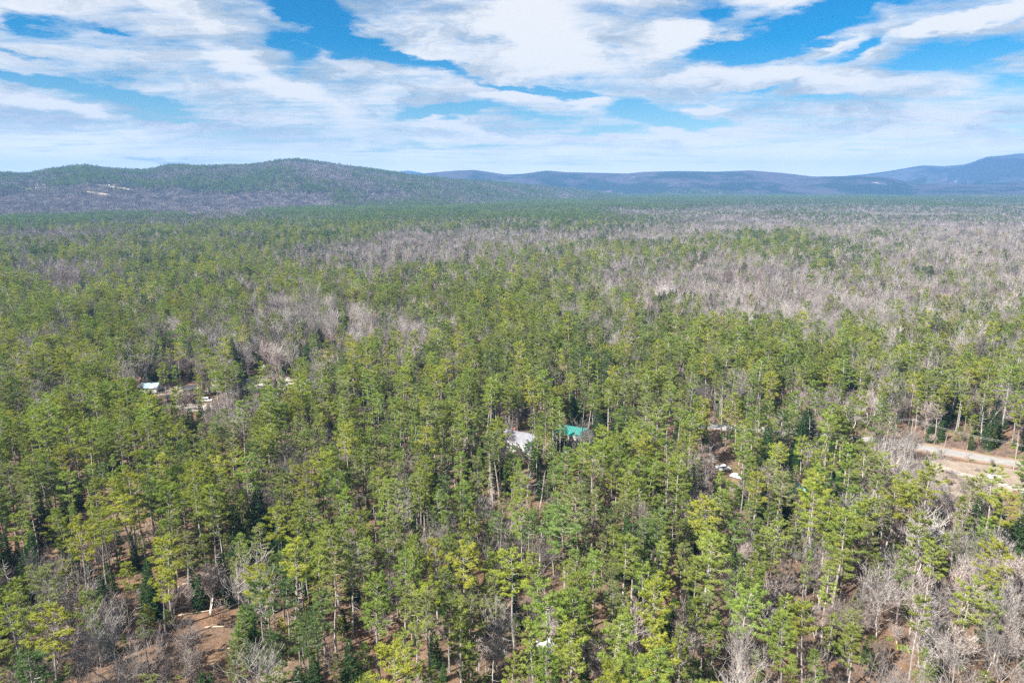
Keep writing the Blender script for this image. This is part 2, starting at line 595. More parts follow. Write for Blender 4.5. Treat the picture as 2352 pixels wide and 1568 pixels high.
# h, crown base, radius, fullness, flatness, tint, words
PINE_SPECS = [
    (26, .56, 4.3, .90, 1.2, 0, "with layered open crown"), (24, .50, 3.9, .92, .5, 1, "with full tapering crown"),
    (28, .62, 4.8, .80, 2.0, 0, "with broad flat-topped crown"), (23, .56, 3.4, .88, .3, 2, "with narrow pointed crown"),
    (25, .48, 4.3, .92, .8, 1, "with deep shaggy crown"), (21, .62, 3.1, .75, .6, 3, "with thin ragged crown"),
    (27, .54, 4.7, .85, 1.4, 1, "with wide spreading plumes"), (22, .44, 3.6, .92, .2, 0, "with soft conical crown"),
    (24, .66, 3.6, .70, 1.6, 4, "with sparse high crown"), (26, .58, 4.1, .85, 1.0, 3, "with tiered crown"),
    (20, .46, 3.3, .92, .4, 1, "with small dense crown"), (25, .34, 4.9, .95, .6, 4, "with heavy low-branched crown"),
    (25, .60, 4.4, .62, 1.8, 0, "with gappy lopsided crown"), (19, .40, 3.0, .90, .2, 3, "with short pointed crown"),
    (27, .66, 3.8, .80, 2.4, 1, "with tufted top on a long pole"), (22, .52, 4.6, .78, 2.6, 2, "with squat rounded crown"),
    (24, .46, 3.2, .72, .3, 1, "with wispy spire crown"), (23, .60, 4.0, .85, 1.0, 0, "with bright bushy crown"),
]
PINE_SPECS = [(h * .87, cb, cr * .93, fu, fl, ti, wd) for (h, cb, cr, fu, fl, ti, wd) in PINE_SPECS]
PINES = []
for i, (h, cb, cr, fu, fl, ti, wd) in enumerate(PINE_SPECS):
    PINES.append(Kind("white_pine", pine_tree(100 + i, h, cb, cr, 0, fu, fl), M_BARK, M_BARK, M_PINE[ti],
                      (PINE_TINTS[ti][0], wd), h))
SPRUCES = [Kind("spruce_tree", spruce_tree(200 + i, h, cr, 0, .05, dr), M_BARK, M_BARK, M_SPRUCE[k], (w1, w2), h)
           for i, (h, cr, dr, k, w1, w2) in enumerate([
               (16, 3.0, -16, 0, "dark", "tall and densely branched"), (12, 2.4, -10, 1, "green", "neat and conical"),
               (18, 3.6, -12, 0, "blackish green", "broad and heavy"), (9, 1.7, -8, 1, "bright-tipped", "small and spiky"),
               (14, 1.9, -18, 0, "dark", "slender and pointed")])]
YOUNGS = [Kind("young_pine", pine_tree(300 + i, h, .06, cr, 0, 1, 1.0), M_BARK, M_BARK, m, (w1, w2), h)
          for i, (h, cr, m, w1, w2) in enumerate([
              (7.5, 2.4, M_YOUNG, "bushy green", "rounded"), (10, 2.8, M_PINE[0], "bushy yellow-green", "loose"),
              (5.5, 2.0, M_YOUNG, "low green", "shrub-like"), (12, 2.7, M_PINE[2], "half-grown mid green", "upright")])]
BARES = []
for i, (h, sp, fk, st, mt, w1, w2) in enumerate([
        (19, 4.2, .42, 1, M_TWIG, "pale grey", "with fan of upright limbs"), (16, 5.5, .30, 1, M_TWIG, "pinkish grey", "with wide rounded crown"),
        (21, 3.4, .50, 1, M_TWIG, "tall grey", "with slim upright crown"), (14, 5.0, .28, 2, M_TWIG2, "reddish grey", "with twin stems"),
        (17, 4.6, .36, 3, M_TWIG, "whitish", "with clustered stems"), (12, 4.4, .30, 2, M_TWIG2, "short rusty grey", "with tangled twigs")]):
    BARES.append(Kind("bare_tree", bare_tree(400 + i, h, sp, 0, fk, st), M_GREY, M_GREY if i == 4 else M_LIMB, mt, (w1, w2), h))
SNAGS = [Kind("dead_tree", snag_tree(500 + i, h), M_SNAG, M_SNAG, M_SNAG, (w1, w2), h)
         for i, (h, w1, w2) in enumerate([(17, "bleached tall", "with short broken stubs"), (13, "silvery", "with drooping dead limbs"), (20, "thin grey", "standing bare to its tip")])]
print("kinds", time.time() - T0, [k.tri for k in PINES + SPRUCES + YOUNGS + BARES + SNAGS])

# ------------------------------------------------------------------ woodland map
US = np.arange(49, 2352, 98)        # 24 columns
MAP = [
    (452, "333333333333999999997766"), (471, "000000277788999754555655"), (490, "888542788888884332222333"),
    (515, "666557778776665521111111"), (545, "444676787223344247835422"), (580, "777777511115556777774322"),
    (620, "434777744456664522366433"), (665, "717777778888866222334433"), (715, "888888334889988754334455"),
    (770, "778886645488877888876677"), (830, "888876568899999999998888"), (895, "888356889999999789988888"),
    (965, "999944999999999888588766"), (1030, "999999999999959988875222"), (1095, "999999999699999955999222"),
    (1165, "969999995999999999999888"), (1235, "955888888999999999988766"), (1305, "666655999999999987655555"),
    (1380, "556422999999888999655555"), (1460, "555225999995588755544444"), (1535, "554311999999777775544444"),
    (1700, "554322999999777775544444")]
MV = np.array([m[0] for m in MAP], float)
MM = np.array([[int(c) for c in m[1]] for m in MAP], float) / 9.0


def vnoise(x, y, scale, seed):
    x, y = np.asarray(x) / scale, np.asarray(y) / scale
    xi, yi = np.floor(x).astype(np.int64), np.floor(y).astype(np.int64)
    fx, fy = x - xi, y - yi
    fx, fy = fx * fx * (3 - 2 * fx), fy * fy * (3 - 2 * fy)
    def hsh(a, b):
        n = (a * 374761393 + b * 668265263 + seed * 974634777) & 0xffffffff
        n = ((n ^ (n >> 13)) * 1274126177) & 0xffffffff
        return ((n ^ (n >> 16)) & 0xffff) / 65535.0
    return (hsh(xi, yi) * (1 - fx) + hsh(xi + 1, yi) * fx) * (1 - fy) + (hsh(xi, yi + 1) * (1 - fx) + hsh(xi + 1, yi + 1) * fx) * fy


def pine_share(x, y, z=14.0):
    u, v = project(x, y, z)
    cu = np.clip((u - 49) / 98, 0, 22.999)
    i = cu.astype(int); f = cu - i
    j = np.clip(np.searchsorted(MV, v) - 1, 0, len(MV) - 2)
    g = np.clip((v - MV[j]) / (MV[j + 1] - MV[j]), 0, 1)
    return (MM[j, i] * (1 - f) + MM[j, i + 1] * f) * (1 - g) + (MM[j + 1, i] * (1 - f) + MM[j + 1, i + 1] * f) * g


# ------------------------------------------------------------------ terrain
def profile(pts):
    a, s = [], []
    for u, v in pts:
        d = ray(u, v)
        a.append(math.atan2(d[0], d[1])); s.append(d[2] / math.hypot(d[0], d[1]))
    return np.array(a), np.array(s)


def crest(az_, prof, dist, tree):
    return CAM_H + dist * np.interp(az_, prof[0], prof[1]) - tree


P_LEFT = profile([(-900, 420), (-400, 402), (-100, 396), (0, 399), (60, 402), (110, 392), (180, 381), (250, 387), (330, 394), (348, 391), (385, 382), (420, 381), (440, 384),
                  (560, 382), (600, 378), (640, 371), (680, 368), (740, 374), (800, 383), (870, 393), (950, 404), (1050, 414),
                  (1150, 421), (1240, 428), (1350, 440), (1500, 460), (4000, 520)])
P_MID = profile([(-2000, 470), (700, 430), (900, 404), (960, 398), (1040, 391), (1090, 389), (1160, 399), (1200, 398), (1255, 390), (1300, 394),
                 (1400, 396), (1440, 397), (1480, 393), (1560, 391), (1640, 393), (1725, 390), (1800, 396), (1868, 404), (1951, 403),
                 (2018, 403), (2051, 408), (2091, 418), (2135, 421), (2400, 424), (4000, 430)])
P_RIGHT = profile([(-2000, 470), (1700, 440), (1850, 412), (1981, 401), (2035, 394), (2118, 380), (2168, 382), (2218, 378), (2268, 360), (2301, 358),
                   (2338, 353), (2400, 352), (2500, 362), (2700, 375), (3200, 400), (4000, 430)])
P_BLUE = profile([(-2000, 470), (700, 440), (880, 402), (905, 397), (922, 393), (940, 392), (958, 395), (985, 401), (1100, 412), (1300, 440), (4000, 470)])


def smooth(t):
    t = np.clip(t, 0, 1)
    return t * t * (3 - 2 * t)


def height(x, y):
    """terrain height and which landform stands there"""
    x, y = np.asarray(x, float), np.asarray(y, float)
    r = np.hypot(x, y); a = np.arctan2(x, y)
    amp = smooth((r - 450) / 900)
    h = amp * ((vnoise(x, y, 420, 3) - .5) * 9 + (vnoise(x, y, 160, 4) - .5) * 3.5) + smooth((r - 2500) / 6000) * (vnoise(x, y, 1500, 5) - .5) * 12
    which = np.zeros(h.shape, int)
    front = np.cos(a) > .1
    def ridge(prof, rb, rc, rough, tree, code, wob):
        nonlocal h
        rb_ = rb + (vnoise(x, y, 900, code) - .5) * wob
        t = smooth((r - rb_) / (rc - rb_)) ** .85
        back = smooth((r - rc) / (rc * .45))
        c = crest(a, prof, rc, tree)
        tt = t * (1 - back)
        n = ((vnoise(x, y, rough * 3, code + 10) - .5) * .30 + (vnoise(x, y, rough, code + 20) - .5) * .14) * np.sin(np.clip(t, 0, 1) * math.pi)
        hh = c * np.clip(tt + n, 0, 1.02)
        use = front & (c > 0) & (hh > h + 1.0) & (hh > 2.0)
        h = np.where(use, hh, h)
        which[use] = code
    ridge(P_LEFT, np.interp(a, [-.8, -.1, .1], [2250, 3000, 4600]), np.interp(a, [-.8, -.1, .1], [4300, 4700, 6200]), 420, 13, 1, 500)
    ridge(P_MID, 6600, 8400, 700, 8, 2, 1400)
    ridge(P_RIGHT, 8300, 11300, 900, 0, 3, 2500)
    ridge(P_BLUE, 11600, 12800, 2000, 0, 4, 1000)
    return h, which


azs = np.concatenate([np.radians(np.arange(-180, -54, 6)), np.radians(np.arange(-54, 54.01, .30)), np.radians(np.arange(60, 180, 6))])
rs = np.concatenate([[0.5, 30, 60], np.geomspace(90, 13500, 270)])
AZ, RR = np.meshgrid(azs, rs, indexing='ij')
GX, GY = np.sin(AZ) * RR, np.cos(AZ) * RR
GH, GW = height(GX, GY)
na, nr = AZ.shape
V = np.stack([GX, GY, GH], -1).reshape(-1, 3)
ii, jj = np.meshgrid(np.arange(na), np.arange(nr - 1), indexing='ij')
i2 = (ii + 1) % na
Q = np.stack([ii * nr + jj, i2 * nr + jj, i2 * nr + jj + 1, ii * nr + jj + 1], -1).reshape(-1, 4)
FW = GW[ii, jj].reshape(-1)
FR = RR[ii, jj].reshape(-1)


def obj(name, me, parent=None, label=None, cat=None, group=None, kind=None, loc=None):
    o = bpy.data.objects.new(name, me)
    COL.objects.link(o)
    if parent is not None:
        o.parent = parent
    if label: o["label"] = label
    if cat: o["category"] = cat
    if group: o["group"] = group
    if kind: o["kind"] = kind
    if loc is not None: o.location = loc
    return o


def quad_mesh(name, verts, quads, mats, smooth_=False):
    used, inv = np.unique(quads, return_inverse=True)
    v = verts[used].astype(np.float32); q = inv.reshape(quads.shape).astype(np.int32)
    k = quads.shape[1]
    me = bpy.data.meshes.new(name)
    me.vertices.add(len(v)); me.vertices.foreach_set("co", v.ravel())
    me.loops.add(q.size); me.loops.foreach_set("vertex_index", q.ravel())
    me.polygons.add(len(q))
    me.polygons.foreach_set("loop_start", np.arange(0, q.size, k, dtype=np.int32))
    for m in mats:
        me.materials.append(m)
    if smooth_:
        me.polygons.foreach_set("use_smooth", np.ones(len(q), bool))
    me.update(calc_edges=True)
    return me


def ground_material():
    m = bpy.data.materials.new("leaf litter")
    m.use_nodes = True
    t = NT(m.node_tree)
    bs = t.n["Principled BSDF"]
    bs.inputs["Roughness"].default_value = 1
    bs.inputs["Specular IOR Level"].default_value = 0.05
    tc = t.add("ShaderNodeTexCoord")
    def noise(s, d=6.0, r=.6):
        n = t.add("ShaderNodeTexNoise", in_Scale=s, in_Detail=d, in_Roughness=r)
        t.l.new(tc.outputs["Object"], n.inputs["Vector"])
        return n.outputs["Fac"]
    a = t.mix(t.ramp(noise(.05), ((.38, .62), (0, 1))), (.225, .135, .086), (.185, .135, .097))
    b = t.mix(t.ramp(noise(.6), ((.42, .62), (0, 1))), a, (.155, .10, .066))
    c = t.mix(t.ramp(noise(.13, 8.0, .7), ((.55, .70), (0, .8))), b, (.32, .25, .17))
    d = t.mix(t.ramp(noise(2.6, 5.0), ((.52, .68), (0, .75))), c, (.08, .056, .04))
    e = t.mix(t.ramp(noise(.09, 4.0), ((.60, .72), (0, .6))), d, (.14, .15, .07))
    t.l.new(e, bs.inputs["Base Color"])
    bmp = t.add("ShaderNodeBump", in_Strength=1.0, in_Distance=.5)
    t.l.new(noise(1.6, 8.0, .7), bmp.inputs["Height"])
    t.l.new(bmp.outputs[0], bs.inputs["Normal"])
    return m


def canopy_material(name, green, twig, size, amount, field=0.0):
    m = bpy.data.materials.new(name)
    m.use_nodes = True
    t = NT(m.node_tree)
    bs = t.n["Principled BSDF"]
    bs.inputs["Roughness"].default_value = 1
    bs.inputs["Specular IOR Level"].default_value = 0.0
    tc = t.add("ShaderNodeTexCoord")
    def noise(s, d=6.0, r=.6, dist=0.0):
        n = t.add("ShaderNodeTexNoise", in_Scale=s, in_Detail=d, in_Roughness=r, in_Distortion=dist)
        t.l.new(tc.outputs["Object"], n.inputs["Vector"])
        return n.outputs["Fac"]
    f = t.ramp(noise(1 / size, 8.0, .68, .4), ((amount - .06, amount + .06), (0, 1)))
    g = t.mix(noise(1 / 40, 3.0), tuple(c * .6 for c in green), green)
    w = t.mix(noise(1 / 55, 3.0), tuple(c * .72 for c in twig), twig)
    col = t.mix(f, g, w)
    if field:
        ff = t.ramp(noise(1 / (size * .5), 4.0, .5), ((field, field + .02), (0, 1)))
        col = t.mix(ff, col, (.50, .44, .36))
    t.l.new(col, bs.inputs["Base Color"])
    bmp = t.add("ShaderNodeBump", in_Strength=1.0, in_Distance=30.0)
    t.l.new(noise(1 / 60, 8.0, .75), bmp.inputs["Height"])
    t.l.new(bmp.outputs[0], bs.inputs["Normal"])
    return m


M_GROUND = ground_material()
M_HILL = canopy_material("hillside floor", (.04, .055, .03), (.15, .115, .12), 300, .46)
M_FARWOOD = canopy_material("far woods", (.035, .055, .028), (.13, .11, .11), 700, .56, .72)
M_DIST = canopy_material("distant ridges", (.028, .045, .030), (.095, .085, .095), 700, .50, .70)
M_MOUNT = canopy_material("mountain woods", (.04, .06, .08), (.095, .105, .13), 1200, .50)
sel = FW == 0
obj("ground", quad_mesh("ground", V, Q[sel & (FR < 6800)], [M_GROUND], True), kind="structure", label="leaf-strewn woodland floor under the trees")
obj("far_forest_plain", quad_mesh("far_forest_plain", V, Q[sel & (FR >= 6800)], [M_FARWOOD], True), kind="structure", label="hazy wooded plain below the distant hills")
obj("hill", quad_mesh("hill", V, Q[FW == 1], [M_HILL], True), kind="structure", label="long wooded hill along the left horizon")
obj("distant_hills", quad_mesh("distant_hills", V, Q[FW == 2], [M_DIST], True), kind="structure", label="low blue-grey hills across the middle horizon")
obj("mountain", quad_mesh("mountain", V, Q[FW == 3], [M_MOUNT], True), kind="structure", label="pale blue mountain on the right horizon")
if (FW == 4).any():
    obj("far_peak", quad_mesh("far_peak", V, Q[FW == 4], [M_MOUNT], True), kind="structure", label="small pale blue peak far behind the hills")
print("terrain", time.time() - T0)


def hz(x, y):
    h, _ = height(np.array([x]), np.array([y]))
    return float(h[0])


# ------------------------------------------------------------------ clearings (kept free of trees), as ground points
CLEAR = []          # x, y, rx, ry


def clear(u, v, rx, ry):
    x, y = ground_at(u, v)
    CLEAR.append((x, y, rx, ry))
    return x, y


ROADPX = [(1560, 974), (1640, 978), (1720, 984), (1860, 998), (1960, 1006), (2060, 1016), (2130, 1030), (2210, 1044), (2290, 1057), (2352, 1067), (2440, 1086), (2620, 1130), (2900, 1200)]
road_pts = np.array([ground_at(u, v) for u, v in ROADPX])


def resample(p, step):
    s = np.concatenate([[0], np.cumsum(np.linalg.norm(np.diff(p, axis=0), axis=1))])
    t = np.arange(0, s[-1], step)
    q = np.stack([np.interp(t, s, p[:, 0]), np.interp(t, s, p[:, 1])], 1)
    for _ in range(12):
        q[1:-1] = (q[:-2] + 2 * q[1:-1] + q[2:]) / 4
    return q


road_c = resample(road_pts, 3.0)


def dist_road(x, y):
    d = np.full(np.shape(x), 1e9)
    for p in road_c[::2]:
        d = np.minimum(d, np.hypot(x - p[0], y - p[1]))
    return d


for c in [(475, 1480, 8, 9), (445, 1345, 3, 8), (575, 1545, 7, 4), (1265, 1478, 5, 7), (1850, 1505, 6, 6), (1785, 1335, 7, 3),
          (1180, 1040, 6, 8), (1310, 1000, 6, 5),
          (345, 905, 9, 12), (425, 893, 8, 8), (470, 935, 7, 6), (615, 884, 20, 10), (690, 885, 8, 8), (606, 850, 4, 7),
          (757, 818, 10, 20), (1815, 700, 16, 24), (300, 775, 8, 20), (1660, 1075, 6, 7), (1690, 1095, 4, 5), (1765, 1095, 5, 4), (1840, 1180, 4, 5),
          (2285, 1098, 10, 10), (2190, 1080, 14, 8), (2340, 1120, 12, 10), (2330, 1180, 6, 9), (1720, 499, 22, 170), (2320, 556, 40, 60),
          (2240, 565, 45, 70), (2140, 612, 26, 40), (2300, 525, 60, 100), (580, 588, 20, 60), (200, 1210, 5, 7), (720, 1250, 4, 5), (1120, 1330, 5, 5)]:
    clear(*c)
CLEAR = np.array(CLEAR)


def clearing(x, y):
    """1 inside a clearing, 0 outside"""
    m = np.zeros(np.shape(x))
    for (cx, cy_, rx, ry) in CLEAR:
        d = ((x - cx) / rx) ** 2 + ((y - cy_) / ry) ** 2
        m = np.maximum(m, np.clip((1.25 - d) * 4, 0, 1))
    return m


# ------------------------------------------------------------------ scatter
def field(step, r0, r1, half, seed):
    """jittered grid over the part of the plain the view can see"""
    rng = np.random.RandomState(seed)
    n = int(r1 / step) + 2
    gx, gy = np.meshgrid(np.arange(-n, n + 1), np.arange(0, n + 1))
    x = (gx + (gy % 2) * .5 + rng.uniform(-.42, .42, gx.shape)) * step
    y = (gy + rng.uniform(-.42, .42, gx.shape)) * step
    x, y = x.ravel(), y.ravel()
    r = np.hypot(x, y)
    ok = (r >= r0) & (r < r1) & (np.abs(np.arctan2(x, y + 45)) < R(half))
    return x[ok], y[ok], rng


def smooth_(t):
    t = np.clip(t, 0, 1)
    return t * t * (3 - 2 * t)


records = []     # x, y, kind code, variant, scale, rot
x, y, rng = field(4.9, 62, 1700, 44, 21)
p = pine_share(x, y)
n1 = vnoise(x, y, 26, 7) * .42 + vnoise(x, y, 9, 8) * .25 + vnoise(x, y, 75, 17) * .33
n2 = vnoise(x, y, 34, 9)
pp = np.clip(p ** 1.55 * .93 + (n1 - .54) * 1.0 * np.clip(p * 1.6, .60, 1), 0.05, .93)
is_pine = rng.rand(len(x)) < pp * np.where(p > .8, 1.0, .9)
cl = clearing(x, y)
dr_ = dist_road(x, y)
dfront = dist_road(x, y + 16)
keep = (rng.rand(len(x)) > cl) & (dr_ > 8.5)
u_, v_ = project(x, y, 0)
# brushy cut-over ground below the road
low_right = (u_ > 1960) & (v_ > 1040) & (v_ < 1215) & (u_ > 1960 + (v_ - 1040) * .4)
dens = np.where(is_pine, .84, .60)
dens = np.where(~is_pine & (p < .5), .50, dens)
dens *= np.where(vnoise(x, y, 17, 91) < .30, .32, 1.0)
dens = np.where(low_right, .30, dens)
dens = np.where((p < .45) & is_pine, .8, dens)
keep &= rng.rand(len(x)) < dens
kind = np.where(is_pine, 0, 1)
r_ = np.hypot(x, y)
# spruces: dark groups
sp = (n2 > .66) & (rng.rand(len(x)) < .40)
kind[sp] = 2
kind[(kind == 1) & (rng.rand(len(x)) < np.where(r_ > 450, .13, .05))] = 2
strip = (v_ > 585) & (v_ < 650) & (u_ > 640) & (u_ < 1100) & (rng.rand(len(x)) < .28)
kind[strip] = 2
kind[(rng.rand(len(x)) < .018) & (r_ < 500)] = 4
var = np.zeros(len(x), int)
tone = vnoise(x, y, 55, 12) * .50 + rng.rand(len(x)) * .42 + .04 + .22 * smooth_((r_ - 350) / 900)
order = [0, 17, 7, 12, 1, 10, 14, 4, 6, 16, 2, 9, 15, 3, 13, 5, 8, 11]
var0 = np.array(order)[np.clip((tone ** 1.2 * 20).astype(int), 0, 17)]
var = np.where(kind == 0, var0, var)
var = np.where(kind == 1, rng.randint(0, 6, len(x)), var)
var = np.where(kind == 2, rng.choice([0, 1, 2, 3, 4], len(x)), var)
var = np.where(kind == 4, rng.randint(0, 3, len(x)), var)
scl = np.clip(rng.normal(.96, .15, len(x)), .58, 1.32)
scl = np.where((kind == 0) & (p < .5), scl * .80, scl)
scl = np.where((kind == 1) & (np.hypot(x, y) > 330), scl * 1.22, scl)
rot = rng.uniform(0, 2 * math.pi, len(x))
k = keep
recs = [np.stack([x[k], y[k], kind[k], var[k], scl[k], rot[k]], 1)]

# understory near the camera: young pines, small spruces, low bare trees
x, y, rng = field(5.2, 90, 520, 44, 33)
p = pine_share(x, y)
cl = clearing(x, y)
u_, v_ = project(x, y, 0)
d = np.where(p < .5, .42, .46)
d = np.where((u_ > 1960) & (v_ > 1040) & (v_ < 1215), .5, d)
d = np.where((u_ > 1500) & (u_ < 1900) & (v_ > 1380), .42, d)
keep = (rng.rand(len(x)) < d) & (rng.rand(len(x)) > cl * .93) & (dist_road(x, y) > 6.5)
q = rng.rand(len(x))
kind = np.where(q < .42, 3, np.where(q < .68, 2, 1))
kind = np.where((p > .7) & (q > .68) & (q < .82), 2, kind)
kind = np.where((u_ > 1960) & (v_ > 1040) & (v_ < 1215) & (q > .18), 1, kind)
var = np.where(kind == 3, rng.randint(0, 4, len(x)), np.where(kind == 2, rng.choice([1, 3, 3, 4], len(x)), rng.choice([3, 5, 5], len(x))))
scl = np.where(kind == 1, rng.uniform(.40, .72, len(x)), rng.uniform(.45, .95, len(x)))
scl = np.where(kind == 2, rng.uniform(.35, .8, len(x)), scl)
scl = np.where((u_ > 1960) & (v_ > 1040) & (v_ < 1215), scl * .5, scl)
rot = rng.uniform(0, 6.28, len(x))
k = keep
recs.append(np.stack([x[k], y[k], kind[k], var[k], scl[k], rot[k]], 1))

# trees whose place and shape can be read off the photograph
def put(u, v, kind_, var_, s, z=0):
    X_, Y_ = ground_at(u, v)
    recs.append(np.array([[X_, Y_, kind_, var_, s, RNG.uniform(0, 6.28)]]))


for a in [(1213, 1052, 0, 17, .50), (1296, 1040, 0, 1, .52), (1330, 1045, 0, 0, .62), (1238, 1040, 0, 10, .7), (566, 1420, 1, 1, .95), (565, 1525, 3, 3, 1.15), (590, 1500, 3, 0, 1.3), (560, 1500, 3, 3, 1.0), (585, 1530, 2, 2, .62), (350, 1418, 2, 2, .85), (345, 1400, 2, 0, .9),
          (440, 1530, 1, 0, .7), (460, 1400, 2, 4, .75), (452, 1375, 2, 3, 1.0), (636, 1490, 4, 2, .8), (1280, 1500, 1, 4, .75), (1310, 1540, 1, 3, .7),
          (1760, 1085, 2, 2, 1.05), (1835, 1060, 2, 2, 1.2), (1850, 1052, 2, 0, 1.3), (1790, 1062, 0, 11, 1.0), (1955, 1340, 1, 1, 1.15),
          (1990, 1450, 1, 0, 1.0), (1830, 1290, 1, 2, .9), (1370, 1008, 1, 0, .6), (1180, 990, 1, 3, .75), (1196, 985, 1, 5, .8),
          (545, 1490, 4, 0, .55), (1010, 1380, 4, 0, .9), (1100, 1300, 4, 2, .9), (1160, 1340, 1, 2, 1.0), (780, 1255, 1, 1, .9), (2290, 1270, 2, 4, .9), (2320, 1275, 2, 0, .7),
          (1105, 775, 2, 2, 1.4), (612, 845, 3, 0, .5), (625, 855, 1, 3, .6), (650, 850, 1, 3, .6), (640, 846, 1, 5, .7)]:
    put(*a)
ALL = np.concatenate(recs)
FAM = {0: PINES, 1: BARES, 2: SPRUCES, 3: YOUNGS, 4: SNAGS}
Hs = np.array([FAM[int(a)][int(b)].h * s for a, b, s in zip(ALL[:, 2], ALL[:, 3], ALL[:, 4])])
gz = height(ALL[:, 0], ALL[:, 1])[0]
# a tree that would stand through a building or the road is dropped by its crown too (houses are listed further down)
ub, vb = project(ALL[:, 0], ALL[:, 1], gz)
um, vm = project(ALL[:, 0], ALL[:, 1], gz + Hs * .7)
dist = np.hypot(ALL[:, 0], ALL[:, 1])
seen = (um > -60) & (um < 2412) & (project(ALL[:, 0], ALL[:, 1], gz + Hs * .98)[1] < 1560)
size = Hs / dist * np.where(seen, 1, 0)

# keep the crowns off the roofs that the photograph shows
HOUSE_SPOTS = []
WIDTHS = []


def house_spot(u, v, r, w=22):
    X_, Y_ = ground_at(u, v)
    HOUSE_SPOTS.append((X_, Y_, r))
    WIDTHS.append(w)


for a in [(1192, 1022, 8.5, 30), (1318, 1008, 8.0, 16), (347, 893, 6.0, 26), (437, 895, 5, 12), (727, 893, 6, 8), (606, 848, 4, 10), (1660, 1080, 5.5, 24), (1692, 1096, 4.5, 14),
          (1830, 1128, 4, 4), (2285, 1098, 6), (658, 884, 4, 10), (390, 914, 4, 8), (474, 922, 4, 10)]:
    house_spot(*a)
ok = np.ones(len(ALL), bool)
for (hx, hy, hr), hw in zip(HOUSE_SPOTS, WIDTHS):
    ok &= np.hypot(ALL[:, 0] - hx, ALL[:, 1] - hy) > hr
    # sight gap: the tree just in front of the house must be low enough
    t_u, _ = project(hx, hy, 0)
    infront = (np.hypot(ALL[:, 0], ALL[:, 1]) < math.hypot(hx, hy)) & (np.abs(um - t_u) < hw)
    gap = math.hypot(hx, hy) - dist
    line = 2.2 + gap * CAM_H / math.hypot(hx, hy)
    ok &= ~(infront & (Hs > line) & (gap < 62) & (gap > 0))
rs_ = np.random.RandomState(88)
for (su, sv, sw, sp_) in [(610, 884, 72, .85), (455, 925, 30, .6), (400, 893, 24, .7), (2110, 1028, 50, .75), (2200, 1044, 50, .8), (2290, 1060, 55, .85), (2345, 1070, 60, .9), (757, 815, 22, .6)]:
    sx_, sy_ = ground_at(su, sv)
    gap = math.hypot(sx_, sy_) - dist
    line = 1.0 + gap * CAM_H / math.hypot(sx_, sy_)
    ok &= ~((Hs > line) & (gap < 75) & (gap > 0) & (np.abs(um - su) < sw) & (rs_.rand(len(Hs)) < sp_))
ALL, Hs, gz, um, vm, ub, vb, dist, size = [q[ok] for q in (ALL, Hs, gz, um, vm, ub, vb, dist, size)]
print("trees", len(ALL), time.time() - T0)

LIMIT = {0: 300, 1: 280, 2: 240, 3: 220, 4: 40}
solo = np.zeros(len(ALL), bool)
for kd, lim in LIMIT.items():
    idx = np.where((ALL[:, 2] == kd) & (size > 0))[0]
    idx = idx[np.argsort(-size[idx])][:lim]
    solo[idx] = True

# ------------------------------------------------------------------ single trees
LAND = [("the white house", *ground_at(1192, 1022), 26), ("the turquoise-roofed house", *ground_at(1318, 1008), 26),
        ("the gravel road", *ground_at(2200, 1044), 22), ("the white parked car", *ground_at(2285, 1098), 18),
        ("the white van", *ground_at(1660, 1080), 18), ("the leaf-covered clearing", *ground_at(480, 1480), 22),
        ("the snow patch", *ground_at(1265, 1478), 16), ("the fallen logs", *ground_at(440, 1350), 14),
        ("the blue-roofed cottage", *ground_at(347, 893), 24), ("the small turquoise shed", *ground_at(1830, 1128), 14)]
NOUN = {0: "white pine", 1: "leafless tree", 2: "spruce", 3: "young pine", 4: "dead tree"}
CAT = {0: "pine tree", 1: "bare tree", 2: "spruce", 3: "young pine", 4: "dead tree"}
GRP = {0: "white pines of the near forest", 1: "leafless trees of the near woods", 2: "spruces among the pines",
       3: "young pines of the understory", 4: "dead trees standing among the pines"}
HW = ["at left edge", "far left", "left", "left of centre", "near centre", "right of centre", "right", "far right", "at right edge"]
VW = [(900, "in the distance"), (1050, "beyond the houses"), (1150, "in mid forest"), (1270, "in lower forest"), (1390, "low in the picture"), (1480, "near bottom edge"), (9999, "at bottom edge")]


ONES = "zero one two three four five six seven eight nine ten eleven twelve thirteen fourteen fifteen sixteen seventeen eighteen nineteen".split()
TENS = "x x twenty thirty forty fifty sixty seventy eighty ninety".split()


def spell(v):
    v = int(np.clip(round(v), 0, 99))
    if v < 20:
        return ONES[v]
    return TENS[v // 10] + ("-" + ONES[v % 10] if v % 10 else "")


def place_words(i):
    a = HW[int(np.clip(um[i] / 2352 * 9, 0, 8))]
    b = next(w for lim, w in VW if vm[i] < lim)
    return b + " " + a


